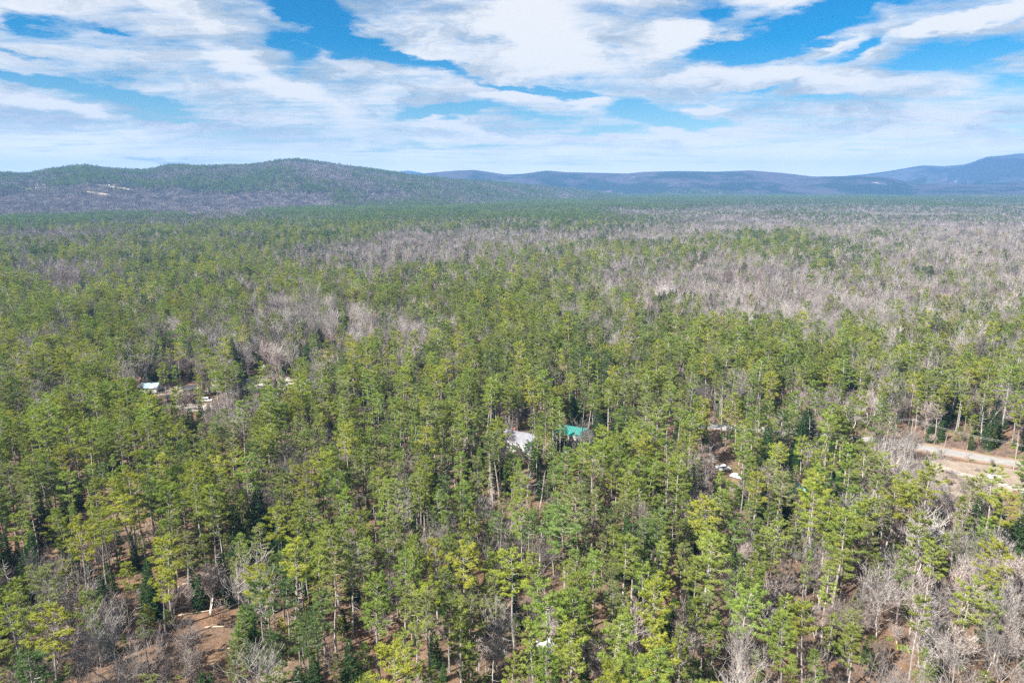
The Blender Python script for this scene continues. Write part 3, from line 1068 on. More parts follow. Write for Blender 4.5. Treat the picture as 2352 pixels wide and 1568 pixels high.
SI = np.where(solo)[0]
labels = {}
LP = np.stack([ALL[SI, 0], ALL[SI, 1]], 1)
for n_, i in enumerate(SI):
    kd, vr = int(ALL[i, 2]), int(ALL[i, 3])
    w1, w2 = FAM[kd][vr].look
    d2 = np.hypot(LP[:, 0] - ALL[i, 0], LP[:, 1] - ALL[i, 1])
    d2[n_] = 1e9
    j = SI[int(np.argmin(d2))]
    side = "right" if um[i] > um[j] else "left"
    if abs(um[i] - um[j]) < 12:
        side = None
    nb = NOUN[int(ALL[j, 2])]
    land = None
    for (nm, lx, ly, lr) in LAND:
        if math.hypot(ALL[i, 0] - lx, ALL[i, 1] - ly) < lr:
            lu, _ = project(lx, ly, 0)
            rel = "right of" if um[i] > lu + 15 else "left of" if um[i] < lu - 15 else ("in front of" if dist[i] < math.hypot(lx, ly) else "behind")
            land = rel + " " + nm
            break
    base = f"{w1} {NOUN[kd]} {w2}"
    cands = []
    if land:
        cands.append(f"{base}, {land}")
    cands.append(f"{base}, {place_words(i)}")
    rel2 = (f"{side} of a {nb}" if side else f"beside a {nb}")
    cands.append(f"{w1} {NOUN[kd]} {rel2}, {land or place_words(i)}")
    cands.append(f"{base}, {rel2}, {land or place_words(i)}")
    d3 = d2.copy(); d3[int(np.argmin(d2))] = 1e9
    j3 = SI[int(np.argmin(d3))]
    cands.append(f"{w1} {NOUN[kd]} between a {FAM[int(ALL[j, 2])][int(ALL[j, 3])].look[0]} {nb} and a {NOUN[int(ALL[j3, 2])]}, {place_words(i)}")
    cands.append(f"{w1} {NOUN[kd]}, {spell(um[i] / 23.52)} percent across and {spell(vm[i] / 15.68)} percent down")
    rel2 = rel2.replace(" of a ", " of ").replace("leafless ", "bare ")
    cands.append(f"{w2.replace('with ', '')} {NOUN[kd]}, {spell(um[i] / 23.52)} percent across, {spell(vm[i] / 15.68)} percent down")
    cands.append(f"{w1} {NOUN[kd]} {rel2}, {place_words(i)}, {spell(um[i] / 23.52)} percent across")
    cands.append(f"{w1} {NOUN[kd]} nearer of two, {place_words(i)}, {spell(vm[i] / 15.68)} percent down")
    labels[i] = [c for c in cands if len(c.replace(",", " ").split()) <= 16]
chosen = {}
from collections import Counter
lvl = {i: 0 for i in labels}
for _ in range(9):
    cnt = Counter(labels[i][min(lvl[i], len(labels[i]) - 1)] for i in labels)
    for i in labels:
        if cnt[labels[i][min(lvl[i], len(labels[i]) - 1)]] > 1 and lvl[i] < len(labels[i]) - 1:
            lvl[i] += 1
for i in labels:
    chosen[i] = labels[i][lvl[i]]

print('by place only', sum('percent' in chosen[q_] for q_ in chosen), len(chosen))
same = {}
for i in labels:
    same.setdefault(chosen[i], []).append(i)
for lb_, mem in same.items():
    if 2 <= len(mem) <= 4:
        mem.sort(key=lambda q_: dist[q_])
        for q_, w_ in zip(mem, {2: ("nearer", "farther"), 3: ("nearest", "middle", "farthest"), 4: ("nearest", "second", "third", "farthest")}[len(mem)]):
            kd_, vr_ = int(ALL[q_, 2]), int(ALL[q_, 3])
            chosen[q_] = f"{w_} {FAM[kd_][vr_].look[0]} {NOUN[kd_]}, {spell(um[q_] / 23.52)} percent across and {spell(vm[q_] / 15.68)} percent down"
for i in SI:
    kd, vr = int(ALL[i, 2]), int(ALL[i, 3])
    K = FAM[kd][vr]
    e = bpy.data.objects.new(K.name, None)
    e.empty_display_size = .5
    COL.objects.link(e)
    e.location = (ALL[i, 0], ALL[i, 1], gz[i] - .05)
    lean_ = .035 if kd in (0, 2, 3) else .07
    e.rotation_euler = (RNG.normal() * lean_, RNG.normal() * lean_, ALL[i, 5])
    s = ALL[i, 4]
    e.scale = (s * RNG.uniform(.8, 1.22), s * RNG.uniform(.8, 1.22), s)
    e["label"] = chosen[i]; e["category"] = CAT[kd]; e["group"] = GRP[kd]
    obj("trunk", K.trunk, e)
    obj("crown", K.crown, e)
print("singles", len(SI), time.time() - T0)


# ------------------------------------------------------------------ the mass of the forest: geometry nodes instances
def instancer(name, templates, x, y, z, idx, scale, rotz, label, lean=.03):
    """one object of kind stuff that sets the given meshes on its points"""
    coll = bpy.data.collections.new(name + "_shapes")
    for n, me in enumerate(templates):
        o = bpy.data.objects.new("%s_%02d" % ("tree_shape", n), me)
        coll.objects.link(o)
    me = bpy.data.meshes.new(name)
    n = len(x)
    me.vertices.add(n)
    me.vertices.foreach_set("co", np.stack([x, y, z], 1).astype(np.float32).ravel())
    for nm, ty, val in (("shape", 'INT', idx.astype(np.int32)), ("size", 'FLOAT', scale.astype(np.float32)), ("turn", 'FLOAT', rotz.astype(np.float32)),
                        ("wide", 'FLOAT', (scale * RNG.uniform(.82, 1.2, n)).astype(np.float32)), ("leanx", 'FLOAT', (RNG.normal(size=n) * lean).astype(np.float32)),
                        ("leany", 'FLOAT', (RNG.normal(size=n) * lean).astype(np.float32))):
        at = me.attributes.new(nm, ty, 'POINT')
        at.data.foreach_set("value", val)
    o = obj(name, me, kind="stuff", label=label)
    ng = bpy.data.node_groups.new(name, 'GeometryNodeTree')
    ng.interface.new_socket("Geometry", in_out='INPUT', socket_type='NodeSocketGeometry')
    ng.interface.new_socket("Geometry", in_out='OUTPUT', socket_type='NodeSocketGeometry')
    N, L = ng.nodes, ng.links
    gi, go = N.new('NodeGroupInput'), N.new('NodeGroupOutput')
    m2p = N.new('GeometryNodeMeshToPoints')
    ci = N.new('GeometryNodeCollectionInfo')
    ci.inputs[0].default_value = coll
    ci.inputs["Separate Children"].default_value = True
    ci.inputs["Reset Children"].default_value = True
    iop = N.new('GeometryNodeInstanceOnPoints')
    iop.inputs["Pick Instance"].default_value = True
    def attr(nm, ty):
        a = N.new('GeometryNodeInputNamedAttribute'); a.data_type = ty
        a.inputs[0].default_value = nm
        return a.outputs[0]
    cx = N.new('ShaderNodeCombineXYZ')
    L.new(attr("turn", 'FLOAT'), cx.inputs[2])
    L.new(attr("leanx", 'FLOAT'), cx.inputs[0]); L.new(attr("leany", 'FLOAT'), cx.inputs[1])
    sx = N.new('ShaderNodeCombineXYZ')
    L.new(attr("wide", 'FLOAT'), sx.inputs[0]); L.new(attr("wide", 'FLOAT'), sx.inputs[1]); L.new(attr("size", 'FLOAT'), sx.inputs[2])
    L.new(gi.outputs[0], m2p.inputs[0])
    L.new(m2p.outputs[0], iop.inputs["Points"])
    L.new(ci.outputs[0], iop.inputs["Instance"])
    L.new(attr("shape", 'INT'), iop.inputs["Instance Index"])
    L.new(cx.outputs[0], iop.inputs["Rotation"])
    L.new(sx.outputs[0], iop.inputs["Scale"])
    L.new(iop.outputs[0], go.inputs[0])
    md = o.modifiers.new("scatter", 'NODES')
    md.node_group = ng
    return o


def full_mesh(K):
    """trunk and crown of a kind in one mesh"""
    a, b = K.trunk, K.crown
    def co(me):
        v = np.zeros(len(me.vertices) * 3, np.float32); me.vertices.foreach_get("co", v); return v.reshape(-1, 3, 3)
    ix = np.zeros(len(b.polygons), np.int32); b.polygons.foreach_get("material_index", ix)
    return tri_mesh("tree", np.concatenate([co(a), co(b)]), [a.materials[0], b.materials[0], b.materials[1]],
                    np.concatenate([np.zeros(len(a.polygons), int), ix + 1]))


rest = np.where(~solo)[0]
near = rest[dist[rest] < 620]
midr = rest[dist[rest] >= 620]
MID = {0: [joined(pine_tree(100 + i, h, cb, cr, 1, fu, fl), M_BARK, M_BARK, M_PINE[ti]) for i, (h, cb, cr, fu, fl, ti, _) in enumerate(PINE_SPECS)],
       1: [joined(bare_tree(400 + i, h, sp_, 1, fk, st), M_GREY, M_LIMB, mt) for i, (h, sp_, fk, st, mt) in enumerate([
           (19, 4.2, .42, 1, M_TWIG), (16, 5.5, .30, 1, M_TWIG), (21, 3.4, .50, 1, M_TWIG), (14, 5.0, .28, 2, M_TWIG2), (17, 4.6, .36, 3, M_TWIG), (12, 4.4, .30, 2, M_TWIG2)])],
       2: [joined(spruce_tree(200 + i, h, cr, 1, .05, dr), M_BARK, M_BARK, M_SPRUCE[kk]) for i, (h, cr, dr, kk) in enumerate([
           (16, 3.0, -16, 0), (12, 2.4, -10, 1), (18, 3.6, -12, 0), (9, 1.7, -8, 1), (14, 1.9, -18, 0)])]}
STUFF = {0: ("pine_forest", "mass of green pines filling the forest behind the nearer trees"),
         1: ("bare_woods", "mass of leafless grey trees between the pines"),
         2: ("spruce_woods", "dark spruces scattered through the farther forest"),
         3: ("young_pine_thicket", "young green pines filling gaps in the understory"),
         4: ("dead_wood_stand", "farther dead grey trees between the pines")}
for kd in range(5):
    tm, xs = [], []
    a = near[ALL[near, 2] == kd]
    tm += [full_mesh(K) for K in FAM[kd]]
    sh = ALL[a, 3]
    b = midr[ALL[midr, 2] == kd]
    if kd in MID and len(b):
        off = len(tm)
        tm += MID[kd]
        sh = np.concatenate([sh, ALL[b, 3] + off])
        a = np.concatenate([a, b])
    elif len(b):
        sh = np.concatenate([sh, ALL[b, 3]]); a = np.concatenate([a, b])
    if len(a):
        instancer(STUFF[kd][0], tm, ALL[a, 0], ALL[a, 1], gz[a] - .05, sh, ALL[a, 4], ALL[a, 5], STUFF[kd][1])
print("near stuff", len(rest), time.time() - T0)

# beyond 1.7 km: groves of low detail trees
def grove(seed, n, size_, mix):
    """n simple trees on a square; mix = (pine, bare, spruce) shares"""
    rng = np.random.RandomState(seed)
    mats = [M_BARK, M_LIMB, M_TWIG, M_PINE[0], M_PINE[1], M_PINE[2], M_PINE[4], M_SPRUCE[0]]
    tris, idx = [], []
    g = int(math.ceil(math.sqrt(n)))
    for k in range(n):
        px_ = ((k % g) + .5 + rng.uniform(-.4, .4)) / g * size_ - size_ / 2
        py_ = ((k // g) + .5 + rng.uniform(-.4, .4)) / g * size_ - size_ / 2
        q = rng.rand()
        s = rng.uniform(.8, 1.12)
        if q < mix[0]:
            sp_ = PINE_SPECS[rng.randint(18)]
            tr, wo, nd = pine_tree(rng.randint(9999), sp_[0], sp_[1], sp_[2], 2, .95, sp_[4])
            ii_ = [0] * len(tr) + [int(rng.choice([4, 5, 5, 6, 6, 6]))] * len(nd)
            tt = [tr, nd]
        elif q < mix[0] + mix[1]:
            tr, wo, nd = bare_tree(rng.randint(9999), rng.uniform(15, 20), 5, 2, .34, 1)
            ii_ = [1] * (len(tr) + len(wo)) + [2] * len(nd)
            tt = [tr, wo, nd]
        else:
            tr, wo, nd = spruce_tree(rng.randint(9999), rng.uniform(12, 18), 3.0, 2)
            ii_ = [0] * len(tr) + [7] * len(nd)
            tt = [tr, nd]
        t_ = np.concatenate(tt) * s + np.array([px_, py_, 0])
        tris.append(t_); idx += ii_
    return tri_mesh("grove", np.concatenate(tris), mats, idx)


GS = 27.0
GROVES = [grove(900 + i, 13, GS, m) for i, m in enumerate([(.92, .05, .03), (.85, .10, .05), (.80, .05, .15), (.55, .40, .05), (.45, .45, .10), (.18, .78, .04), (.08, .88, .04), (.0, 1.0, .0)])]
x, y, rng = field(GS * .93, 1690, 6900, 42, 77)
hh, ww = height(x, y)
p = pine_share(x, y, hh + 12)
u_, v_ = project(x, y, hh + 12)
nn = vnoise(x, y, 210, 41) * .5 + vnoise(x, y, 80, 42) * .3 + vnoise(x, y, 30, 43) * .2
on_hill = ww == 1
belt = on_hill & (v_ > 448 - (u_ - 0) * .008) & (u_ < 760)
p = np.where(on_hill, np.where(belt, .0, .50 + (nn - .5) * 2.4), p ** 1.15 + (nn - .54) * 1.1)
p = np.where(on_hill & (u_ > 760) & (v_ > 425), .55 + (nn - .5) * 1.4, p)
rr_ = np.hypot(x, y)
p = np.clip(p, 0, 1)
g_i = np.where(p > .93, 0, np.where(p > .80, rng.randint(1, 3, len(x)), np.where(p > .6, 3, np.where(p > .42, 4, np.where(p > .22, 5, np.where(p > .08, 6, 7))))))
keep = (clearing(x, y) < .5)
# pale fields on the hillside
def on_ray(u, v, rmin=1500, rmax=6500):
    """first ground point on the view through (u, v)"""
    d_ = ray(u, v); hd = math.hypot(d_[0], d_[1])
    rr = np.arange(rmin, rmax, 10.0)
    X_, Y_ = d_[0] / hd * rr, d_[1] / hd * rr
    zz_ = CAM_H + rr * d_[2] / hd
    hh_ = height(X_, Y_)[0]
    k_ = np.where(zz_ < hh_ + 1)[0]
    j = k_[0] if len(k_) else len(rr) - 1
    return float(X_[j]), float(Y_[j]), float(hh_[j])


FIELDS = []
for (u, v, rx, ry) in [(88, 433, 75, 16), (262, 431, 85, 14), (228, 446, 60, 12)]:
    fx, fy, fz = on_ray(u, v, 2400)
    FIELDS.append((fx, fy, rx, ry))
    keep &= (((x - fx) / (rx + 8)) ** 2 + ((y - fy + ry * .7) / (ry * 1.9)) ** 2) > 1
instancer("distant_woods", GROVES, x[keep], y[keep], hh[keep] - .5, g_i[keep], np.full(keep.sum(), 1.0) * rng.uniform(.9, 1.12, keep.sum()),
          rng.randint(0, 4, keep.sum()) * math.pi / 2, "distant mixed forest covering the plain and the hill", 0.0)
print("groves", keep.sum(), time.time() - T0)

# ------------------------------------------------------------------ small builders
def box_tris(c, s, rz=0.0, taper=0.0):
    x0, y0, z0 = np.array(c) - np.array(s) / 2
    x1, y1, z1 = np.array(c) + np.array(s) / 2
    v = np.array([[x0, y0, z0], [x1, y0, z0], [x1, y1, z0], [x0, y1, z0], [x0, y0, z1], [x1, y0, z1], [x1, y1, z1], [x0, y1, z1]], float)
    if taper:
        m = np.array([(x0 + x1) / 2, (y0 + y1) / 2])
        v[4:, :2] = m + (v[4:, :2] - m) * (1 - taper)
    f = [(0, 2, 1), (0, 3, 2), (4, 5, 6), (4, 6, 7), (0, 1, 5), (0, 5, 4), (1, 2, 6), (1, 6, 5), (2, 3, 7), (2, 7, 6), (3, 0, 4), (3, 4, 7)]
    return np.array([[v[a] for a in t] for t in f])


def mesh_obj(name, tris, mat, parent=None, **kw):
    return obj(name, tri_mesh(name, tris, [mat]), parent, **kw)


def empty(name, loc, rz, label, cat, group=None):
    e = bpy.data.objects.new(name, None)
    COL.objects.link(e)
    e.location = loc; e.rotation_euler = (0, 0, rz)
    e["label"] = label; e["category"] = cat
    if group: e["group"] = group
    return e


def ribbon(name, c, width, z, mat, wob=0.0, **kw):
    d = np.gradient(c, axis=0); d /= np.linalg.norm(d, axis=1, keepdims=True)
    nrm = np.stack([-d[:, 1], d[:, 0]], 1)
    w = width / 2 + wob * (vnoise(c[:, 0], c[:, 1], 9, 3) - .5)[:, None] * 2
    w2 = width / 2 + wob * (vnoise(c[:, 0], c[:, 1], 7, 6) - .5)[:, None] * 2
    a, b = c + nrm * w, c - nrm * w2
    n = len(c)
    cols = [a, a * .5 + c * .5, c, b * .5 + c * .5, b]
    zz_ = np.full((n, 1), z)
    v = np.concatenate([np.concatenate([k_, zz_ + height(k_[:, 0], k_[:, 1])[0][:, None] + (0.05 if m == 2 else 0)], 1) for m, k_ in enumerate(cols)])
    q = []
    for m in range(4):
        for i in range(n - 1):
            q.append((m * n + i, (m + 1) * n + i, (m + 1) * n + i + 1, m * n + i + 1))
    return obj(name, quad_mesh(name, v, np.array(q), [mat], True), **kw)


def patch(name, u, v, rx, ry, z, mat, seed, **kw):
    cx, cy_ = ground_at(u, v)
    n = 40
    t = np.linspace(0, 2 * math.pi, n, endpoint=False)
    k_ = 1 + .35 * (vnoise(np.cos(t) * 2 + seed * 7, np.sin(t) * 2, .6, seed) - .5) * 2
    rings = [np.stack([cx + np.cos(t) * rx * k_ * f, cy_ + np.sin(t) * ry * k_ * f], 1) for f in (1, .6, .2)]
    v_ = np.concatenate([np.concatenate([r_c, (height(r_c[:, 0], r_c[:, 1])[0] + z)[:, None]], 1) for r_c in rings] + [np.array([[cx, cy_, hz(cx, cy_) + z]])])
    q = [(m * n + i, m * n + (i + 1) % n, (m + 1) * n + (i + 1) % n, (m + 1) * n + i) for m in range(2) for i in range(n)]
    tr = [(2 * n + i, 2 * n + (i + 1) % n, 3 * n) for i in range(n)]
    me = bpy.data.meshes.new(name)
    me.from_pydata(v_.tolist(), [], q + tr)
    me.materials.append(mat)
    return obj(name, me, **kw)


M_ROAD = material("worn road", (.30, .285, .27), color2=(.24, .228, .218), scale=.35, bump=(3, .4, .05))
M_SAND = material("sandy verge", (.29, .19, .125), color2=(.235, .17, .12), scale=.25, bump=(1.5, .8, .2))
M_GRAVEL = material("pale gravel", (.42, .375, .33), color2=(.31, .27, .23), scale=.3, bump=(3, .8, .1))
M_BRUSH = material("dry brush ground", (.235, .18, .145), color2=(.30, .245, .19), scale=.15, bump=(1.5, 1, .4))
M_SNOW = material("old snow", (.82, .84, .88), color2=(.55, .50, .47), scale=.55, bump=(1.5, .8, .3))
M_WHITE = material("white siding", (.54, .535, .525), color2=(.47, .465, .46), scale=.6)
M_ROOFG = material("grey shingles", (.22, .22, .245), color2=(.17, .17, .195), scale=.8)
M_TEAL = material("turquoise metal roof", (.02, .215, .185), rough=.5, spec=.3, color2=(.045, .16, .145), scale=.5)
M_TEALP = material("faded turquoise paint", (.16, .36, .34), rough=.6)
M_BLUE = material("light blue roof", (.30, .47, .60), rough=.5, color2=(.42, .55, .64), scale=.7)
M_WOOD = material("weathered boards", (.36, .33, .31), color2=(.28, .25, .23), scale=1.2)
M_GLASS = material("window glass", (.03, .04, .05), rough=.12, spec=.6)
M_TRIM = material("white trim", (.82, .82, .80))
M_BRICK = material("brick red paint", (.42, .13, .09), color2=(.34, .11, .08), scale=1)
M_CARW = material("white car paint", (.62, .63, .64), rough=.25, spec=.5)
M_CARD = material("dark car paint", (.05, .055, .065), rough=.25, spec=.5)
M_CARS = material("silver car paint", (.45, .45, .46), rough=.3, spec=.5, metallic=.3)
M_TYRE = material("tyre rubber", (.02, .02, .02), rough=.8)
M_POLE = material("pole timber", (.40, .31, .23), color2=(.30, .23, .18), scale=1.5)
M_WIRE = material("wire", (.28, .27, .26), rough=.5)
M_LOG = material("fallen timber", (.52, .40, .30), color2=(.38, .29, .23), scale=1.2)
M_FIELD = material("dry pasture", (.42, .34, .25), color2=(.50, .44, .36), scale=.03)

ribbon("road_verge", road_c, 11.5, .02, M_SAND, 1.4, kind="structure", label="orange sandy verge along the road")
ribbon("road", road_c, 7.4, .05, M_ROAD, .25, kind="structure", label="pale grey rural road crossing the woods at right")
drive_px = [(2500, 1190), (2420, 1150), (2352, 1126), (2290, 1106), (2225, 1094), (2160, 1076), (2120, 1050)]
ribbon("driveway", resample(np.array([ground_at(*q) for q in drive_px]), 2.5), 4.2, .04, M_GRAVEL, .6, kind="structure", label="gravel drive below the road, where the white car stands")
patch("cut_over_ground", 2200, 1095, 44, 15, .015, M_BRUSH, 3, kind="structure", label="brushy cut-over strip below the road")
patch("gravel_yard", 615, 884, 33, 15, .02, M_GRAVEL, 4, kind="structure", label="pale gravel yard among the pines at left")
patch("gravel_lane", 455, 935, 15, 6, .015, M_GRAVEL, 5, kind="structure", label="pale gravel lane in front of the yard")
patch("sandy_yard", 400, 898, 26, 9, .012, M_BRUSH, 6, kind="structure", label="sandy yard beside the blue-roofed cottage")
patch("sandy_opening", 755, 812, 15, 30, .02, M_SAND, 7, kind="structure", label="sandy opening above the gravel yard")
patch("sandy_bank", 1765, 1094, 8, 7, .02, M_SAND, 8, kind="structure", label="orange bare soil right of the white van")
patch("house_yard", 1200, 1040, 14, 8, .02, M_BRUSH, 9, kind="structure", label="bare yard in front of the white house")
patch("forest_opening", 1815, 697, 30, 34, .03, M_SAND, 10, kind="structure", label="reddish opening in the woods at right")
for k_, (u, v, rx, ry) in enumerate([(2240, 566, 50, 75), (2300, 524, 75, 110), (2140, 615, 26, 38)]):
    patch("sandy_clearing", u, v, rx, ry, .5, M_FIELD, 11 + k_, kind="structure", label=["sandy clearing right of the bare woods", "tan hillside clearing near the right edge", "small tan clearing among leafless trees"][k_])
for k_, (u, v, rx, ry, lb) in enumerate([(1255, 1484, 3.2, 2.6, "white patch of old snow under the leaning bare tree"), (1296, 1470, 2.2, 2.0, "small snow remnant right of the larger snow patch"),
                                         (1325, 1448, 1.6, 1.8, "thin snow streak behind the snow patches")]):
    o = patch("snow_patch", u, v, rx, ry, .10, M_SNOW, 20 + k_, label=lb, cat="snow patch")


# houses -------------------------------------------------------------
def house(name, u, v, L, D, wall, rise, rz, m_wall, m_roof, label, cat, windows=True, chimney=False, gable=None):
    x_, y_ = ground_at(u, v)
    e = empty(name, (x_, y_, 0), rz, label, cat)
    w = [box_tris((0, 0, wall / 2), (L, D, wall))]
    mesh_obj("wall", np.concatenate(w), m_wall, e)
    for sx in (-1, 1):
        A, B, C = (sx * L / 2, -D / 2, wall), (sx * L / 2, D / 2, wall), (sx * L / 2, 0, wall + rise)
        t = .12 * -sx
        A2, B2, C2 = [(p[0] + t, p[1], p[2]) for p in (A, B, C)]
        tris = np.array([(A, B, C), (A2, C2, B2), (A, A2, C2), (A, C2, C), (B, C, C2), (B, C2, B2), (A, B2, A2), (A, B, B2)])
        mesh_obj("gable", tris, gable or m_wall, e)
    oh, th = .45, .16
    sl = math.hypot(D / 2 + oh, rise * (D / 2 + oh) / (D / 2))
    an = math.atan2(rise, D / 2)
    for sy in (-1, 1):
        b = box_tris((0, 0, 0), (L + 2 * oh, sl, th))
        P = b.reshape(-1, 3)
        ca, sa = math.cos(-an * sy * -1), math.sin(-an * sy * -1)
        # slope from the ridge down to the eave
        yy, zz_ = P[:, 1] - sy * 0, P[:, 2]
        yc = yy + sy * sl / 2
        Y2 = yc * math.cos(an) + zz_ * math.sin(an) * sy
        Z2 = -abs(1) * yc * sy * math.sin(an) + zz_ * math.cos(an)
        P2 = np.stack([P[:, 0], Y2, Z2 + wall + rise + .10], 1)
        rf = mesh_obj("roof", P2.reshape(-1, 3, 3), m_roof, e)
        if m_roof in (M_TEAL, M_BLUE):
            for k_ in range(int(L / .9)):
                xx = -L / 2 + (k_ + .5) * .9
                b = box_tris((xx, 0, 0), (.07, sl - .1, .10)).reshape(-1, 3)
                yc = b[:, 1] + sy * sl / 2; zz_ = b[:, 2] + .12
                P3 = np.stack([b[:, 0], yc * math.cos(an) + zz_ * math.sin(an) * sy, -yc * sy * math.sin(an) + zz_ * math.cos(an) + wall + rise + .10], 1)
                mesh_obj("seam", P3.reshape(-1, 3, 3), m_roof, rf)
    rc = mesh_obj("ridge_cap", box_tris((0, 0, wall + rise + .22), (L + 2 * oh, .35, .10)), m_roof, e)
    mesh_obj("eaves_trim", np.concatenate([box_tris((0, sy * (D / 2 + oh - .02), wall - rise * oh / (D / 2) + .02), (L + 2 * oh, .06, .22)) for sy in (-1, 1)]), M_TRIM, e)
    if windows:
        n = max(2, int(L / 3.2))
        for k_ in range(n):
            wx = -L / 2 + (k_ + .5) * L / n
            if k_ == n // 2:
                mesh_obj("door", box_tris((wx, -D / 2 - .03, 1.05), (.95, .10, 2.1)), M_WOOD, e)
                continue
            fr = mesh_obj("window", box_tris((wx, -D / 2 - .03, 1.65), (1.25, .10, 1.25)), M_TRIM, e)
            mesh_obj("pane", box_tris((wx, -D / 2 - .075, 1.65), (1.02, .05, 1.02)), M_GLASS, fr)
        for sx in (-1, 1):
            fr = mesh_obj("window", box_tris((sx * (L / 2 + .03), 0, 1.65), (.10, 1.1, 1.2)), M_TRIM, e)
            mesh_obj("pane", box_tris((sx * (L / 2 + .075), 0, 1.65), (.05, .9, 1.0)), M_GLASS, fr)
    if chimney:
        mesh_obj("chimney", np.concatenate([box_tris((-L * .22, .5, wall + rise + .35), (.7, .7, 1.4)), box_tris((-L * .22, .5, wall + rise + 1.1), (.86, .86, .12))]), M_BRICK, e)
    return e


house("house", 1196, 1030, 13.5, 8.5, 4.4, 2.7, R(-24), M_WHITE, M_ROOFG, "white house with pale grey shingle roof, half hidden by pines", "house", chimney=True)
house("house", 1316, 1014, 14.0, 8.5, 4.4, 2.2, R(-25), M_WOOD, M_TEAL, "weathered house with bright turquoise metal roof", "house")
house("cottage", 347, 897, 8.6, 6.2, 2.6, 1.4, R(2), M_WHITE, M_BLUE, "low white cottage with light blue roof at left", "cottage")
house("shed", 318, 885, 2.6, 2.6, 3.6, .8, R(5), M_BRICK, M_BRICK, "small brick-red shed left of the blue-roofed cottage", "shed", windows=False)
house("house", 727, 892, 9.5, 7, 3.2, 1.8, R(-14), M_WHITE, M_ROOFG, "pale house behind pines at right end of the gravel yard", "house")
house("shed", 1830, 1134, 4.2, 3.4, 2.4, 1.2, R(-20), M_TEALP, M_TEALP, "small turquoise shed behind pines right of the white van", "shed", windows=False)
house("shed", 1788, 1122, 3.0, 2.6, 2.2, .8, R(-15), M_WHITE, M_WHITE, "tiny white shed left of the turquoise shed", "shed", windows=False)
house("lean_to_shed", 436, 900, 6.5, 3.6, 2.5, .7, R(24), M_WOOD, M_CARD, "black-roofed shed right of the blue-roofed cottage", "shed", windows=False)


def far_house(name, u, v, L, D, wall, rise, rz, mw, mr, label, cat, z=None, ray_=True):
    X_, Y_, Z_ = on_ray(u, v)
    e = house(name, u, v, L, D, wall, rise, rz, mw, mr, label, cat, True)
    e.location = (X_, Y_, Z_ - .3 + (z or 0))
    return e


far_house("barn", 1720, 499, 19, 11, 10.5, 3.5, R(-10), M_BRICK, M_WOOD, "red barn among leafless trees far off at right", "barn", z=2)
far_house("house", 2322, 556, 17, 8, 4.2, 1.8, R(4), M_WHITE, M_WHITE, "long white house near the right edge among bare trees", "house")
far_house("house", 578, 586, 13, 8, 4.5, 2.5, R(15), M_WHITE, M_ROOFG, "small white house glimpsed far behind the left pines", "house", z=2)
far_house("farmhouse", 247, 428, 24, 9, 4, 2, R(-6), M_WHITE, M_WHITE, "long white farm building on the left hillside field", "farm building", z=1)
far_house("farmhouse", 263, 427.5, 9, 8, 6, 3, R(12), M_WHITE, M_ROOFG, "tall white farmhouse at right end of the hillside field", "farm building", z=1)
far_house("farmhouse", 104, 429.5, 14, 10, 7, 3, R(20), M_WHITE, M_WOOD, "small house at the end of the leftmost hillside field", "farm building", z=1)
for k_, (fx, fy, rx, ry) in enumerate(FIELDS):
    n = 40; t = np.linspace(0, 2 * math.pi, n, endpoint=False)
    rings = [np.stack([fx + np.cos(t) * rx * f, fy + np.sin(t) * ry * 1.5 * f], 1) for f in (1, .75, .5, .25, .05)]
    v_ = np.concatenate([np.concatenate([q_, (height(q_[:, 0], q_[:, 1])[0] + 2.5)[:, None]], 1) for q_ in rings])
    q = np.array([(m * n + i, m * n + (i + 1) % n, (m + 1) * n + (i + 1) % n, (m + 1) * n + i) for m in range(4) for i in range(n)])
    obj("hillside_field", quad_mesh("hillside_field", v_, q, [M_FIELD]), kind="structure",
        label=["narrow tan field low on the left hillside", "pale field below the white farm buildings", "pale clearing lower on the hillside"][k_])


# vehicles -----------------------------------------------------------
def cyl(c, r, w, n=14):
    return tubes([[c[0], c[1] - w / 2, c[2]]], [[c[0], c[1] + w / 2, c[2]]], r, r, n)


def prism(profile_, w, inset=0.0):
    """side outline (x,z) pulled to width w, as triangles"""
    P = np.array(profile_, float)
    n = len(P)
    a = np.stack([P[:, 0], np.full(n, -w / 2), P[:, 1]], 1); b = a.copy(); b[:, 1] = w / 2
    zt = (P[:, 1] - P[:, 1].min()) / np.ptp(P[:, 1])
    a[:, 1] += inset * zt; b[:, 1] -= inset * zt
    c = P.mean(0)
    ca, cb = np.array([c[0], a[:, 1].mean(), c[1]]), np.array([c[0], b[:, 1].mean(), c[1]])
    out = []
    for i in range(n):
        j = (i + 1) % n
        out += [(a[i], a[j], b[j]), (a[i], b[j], b[i]), (ca, a[j], a[i]), (cb, b[i], b[j])]
    return np.array(out)


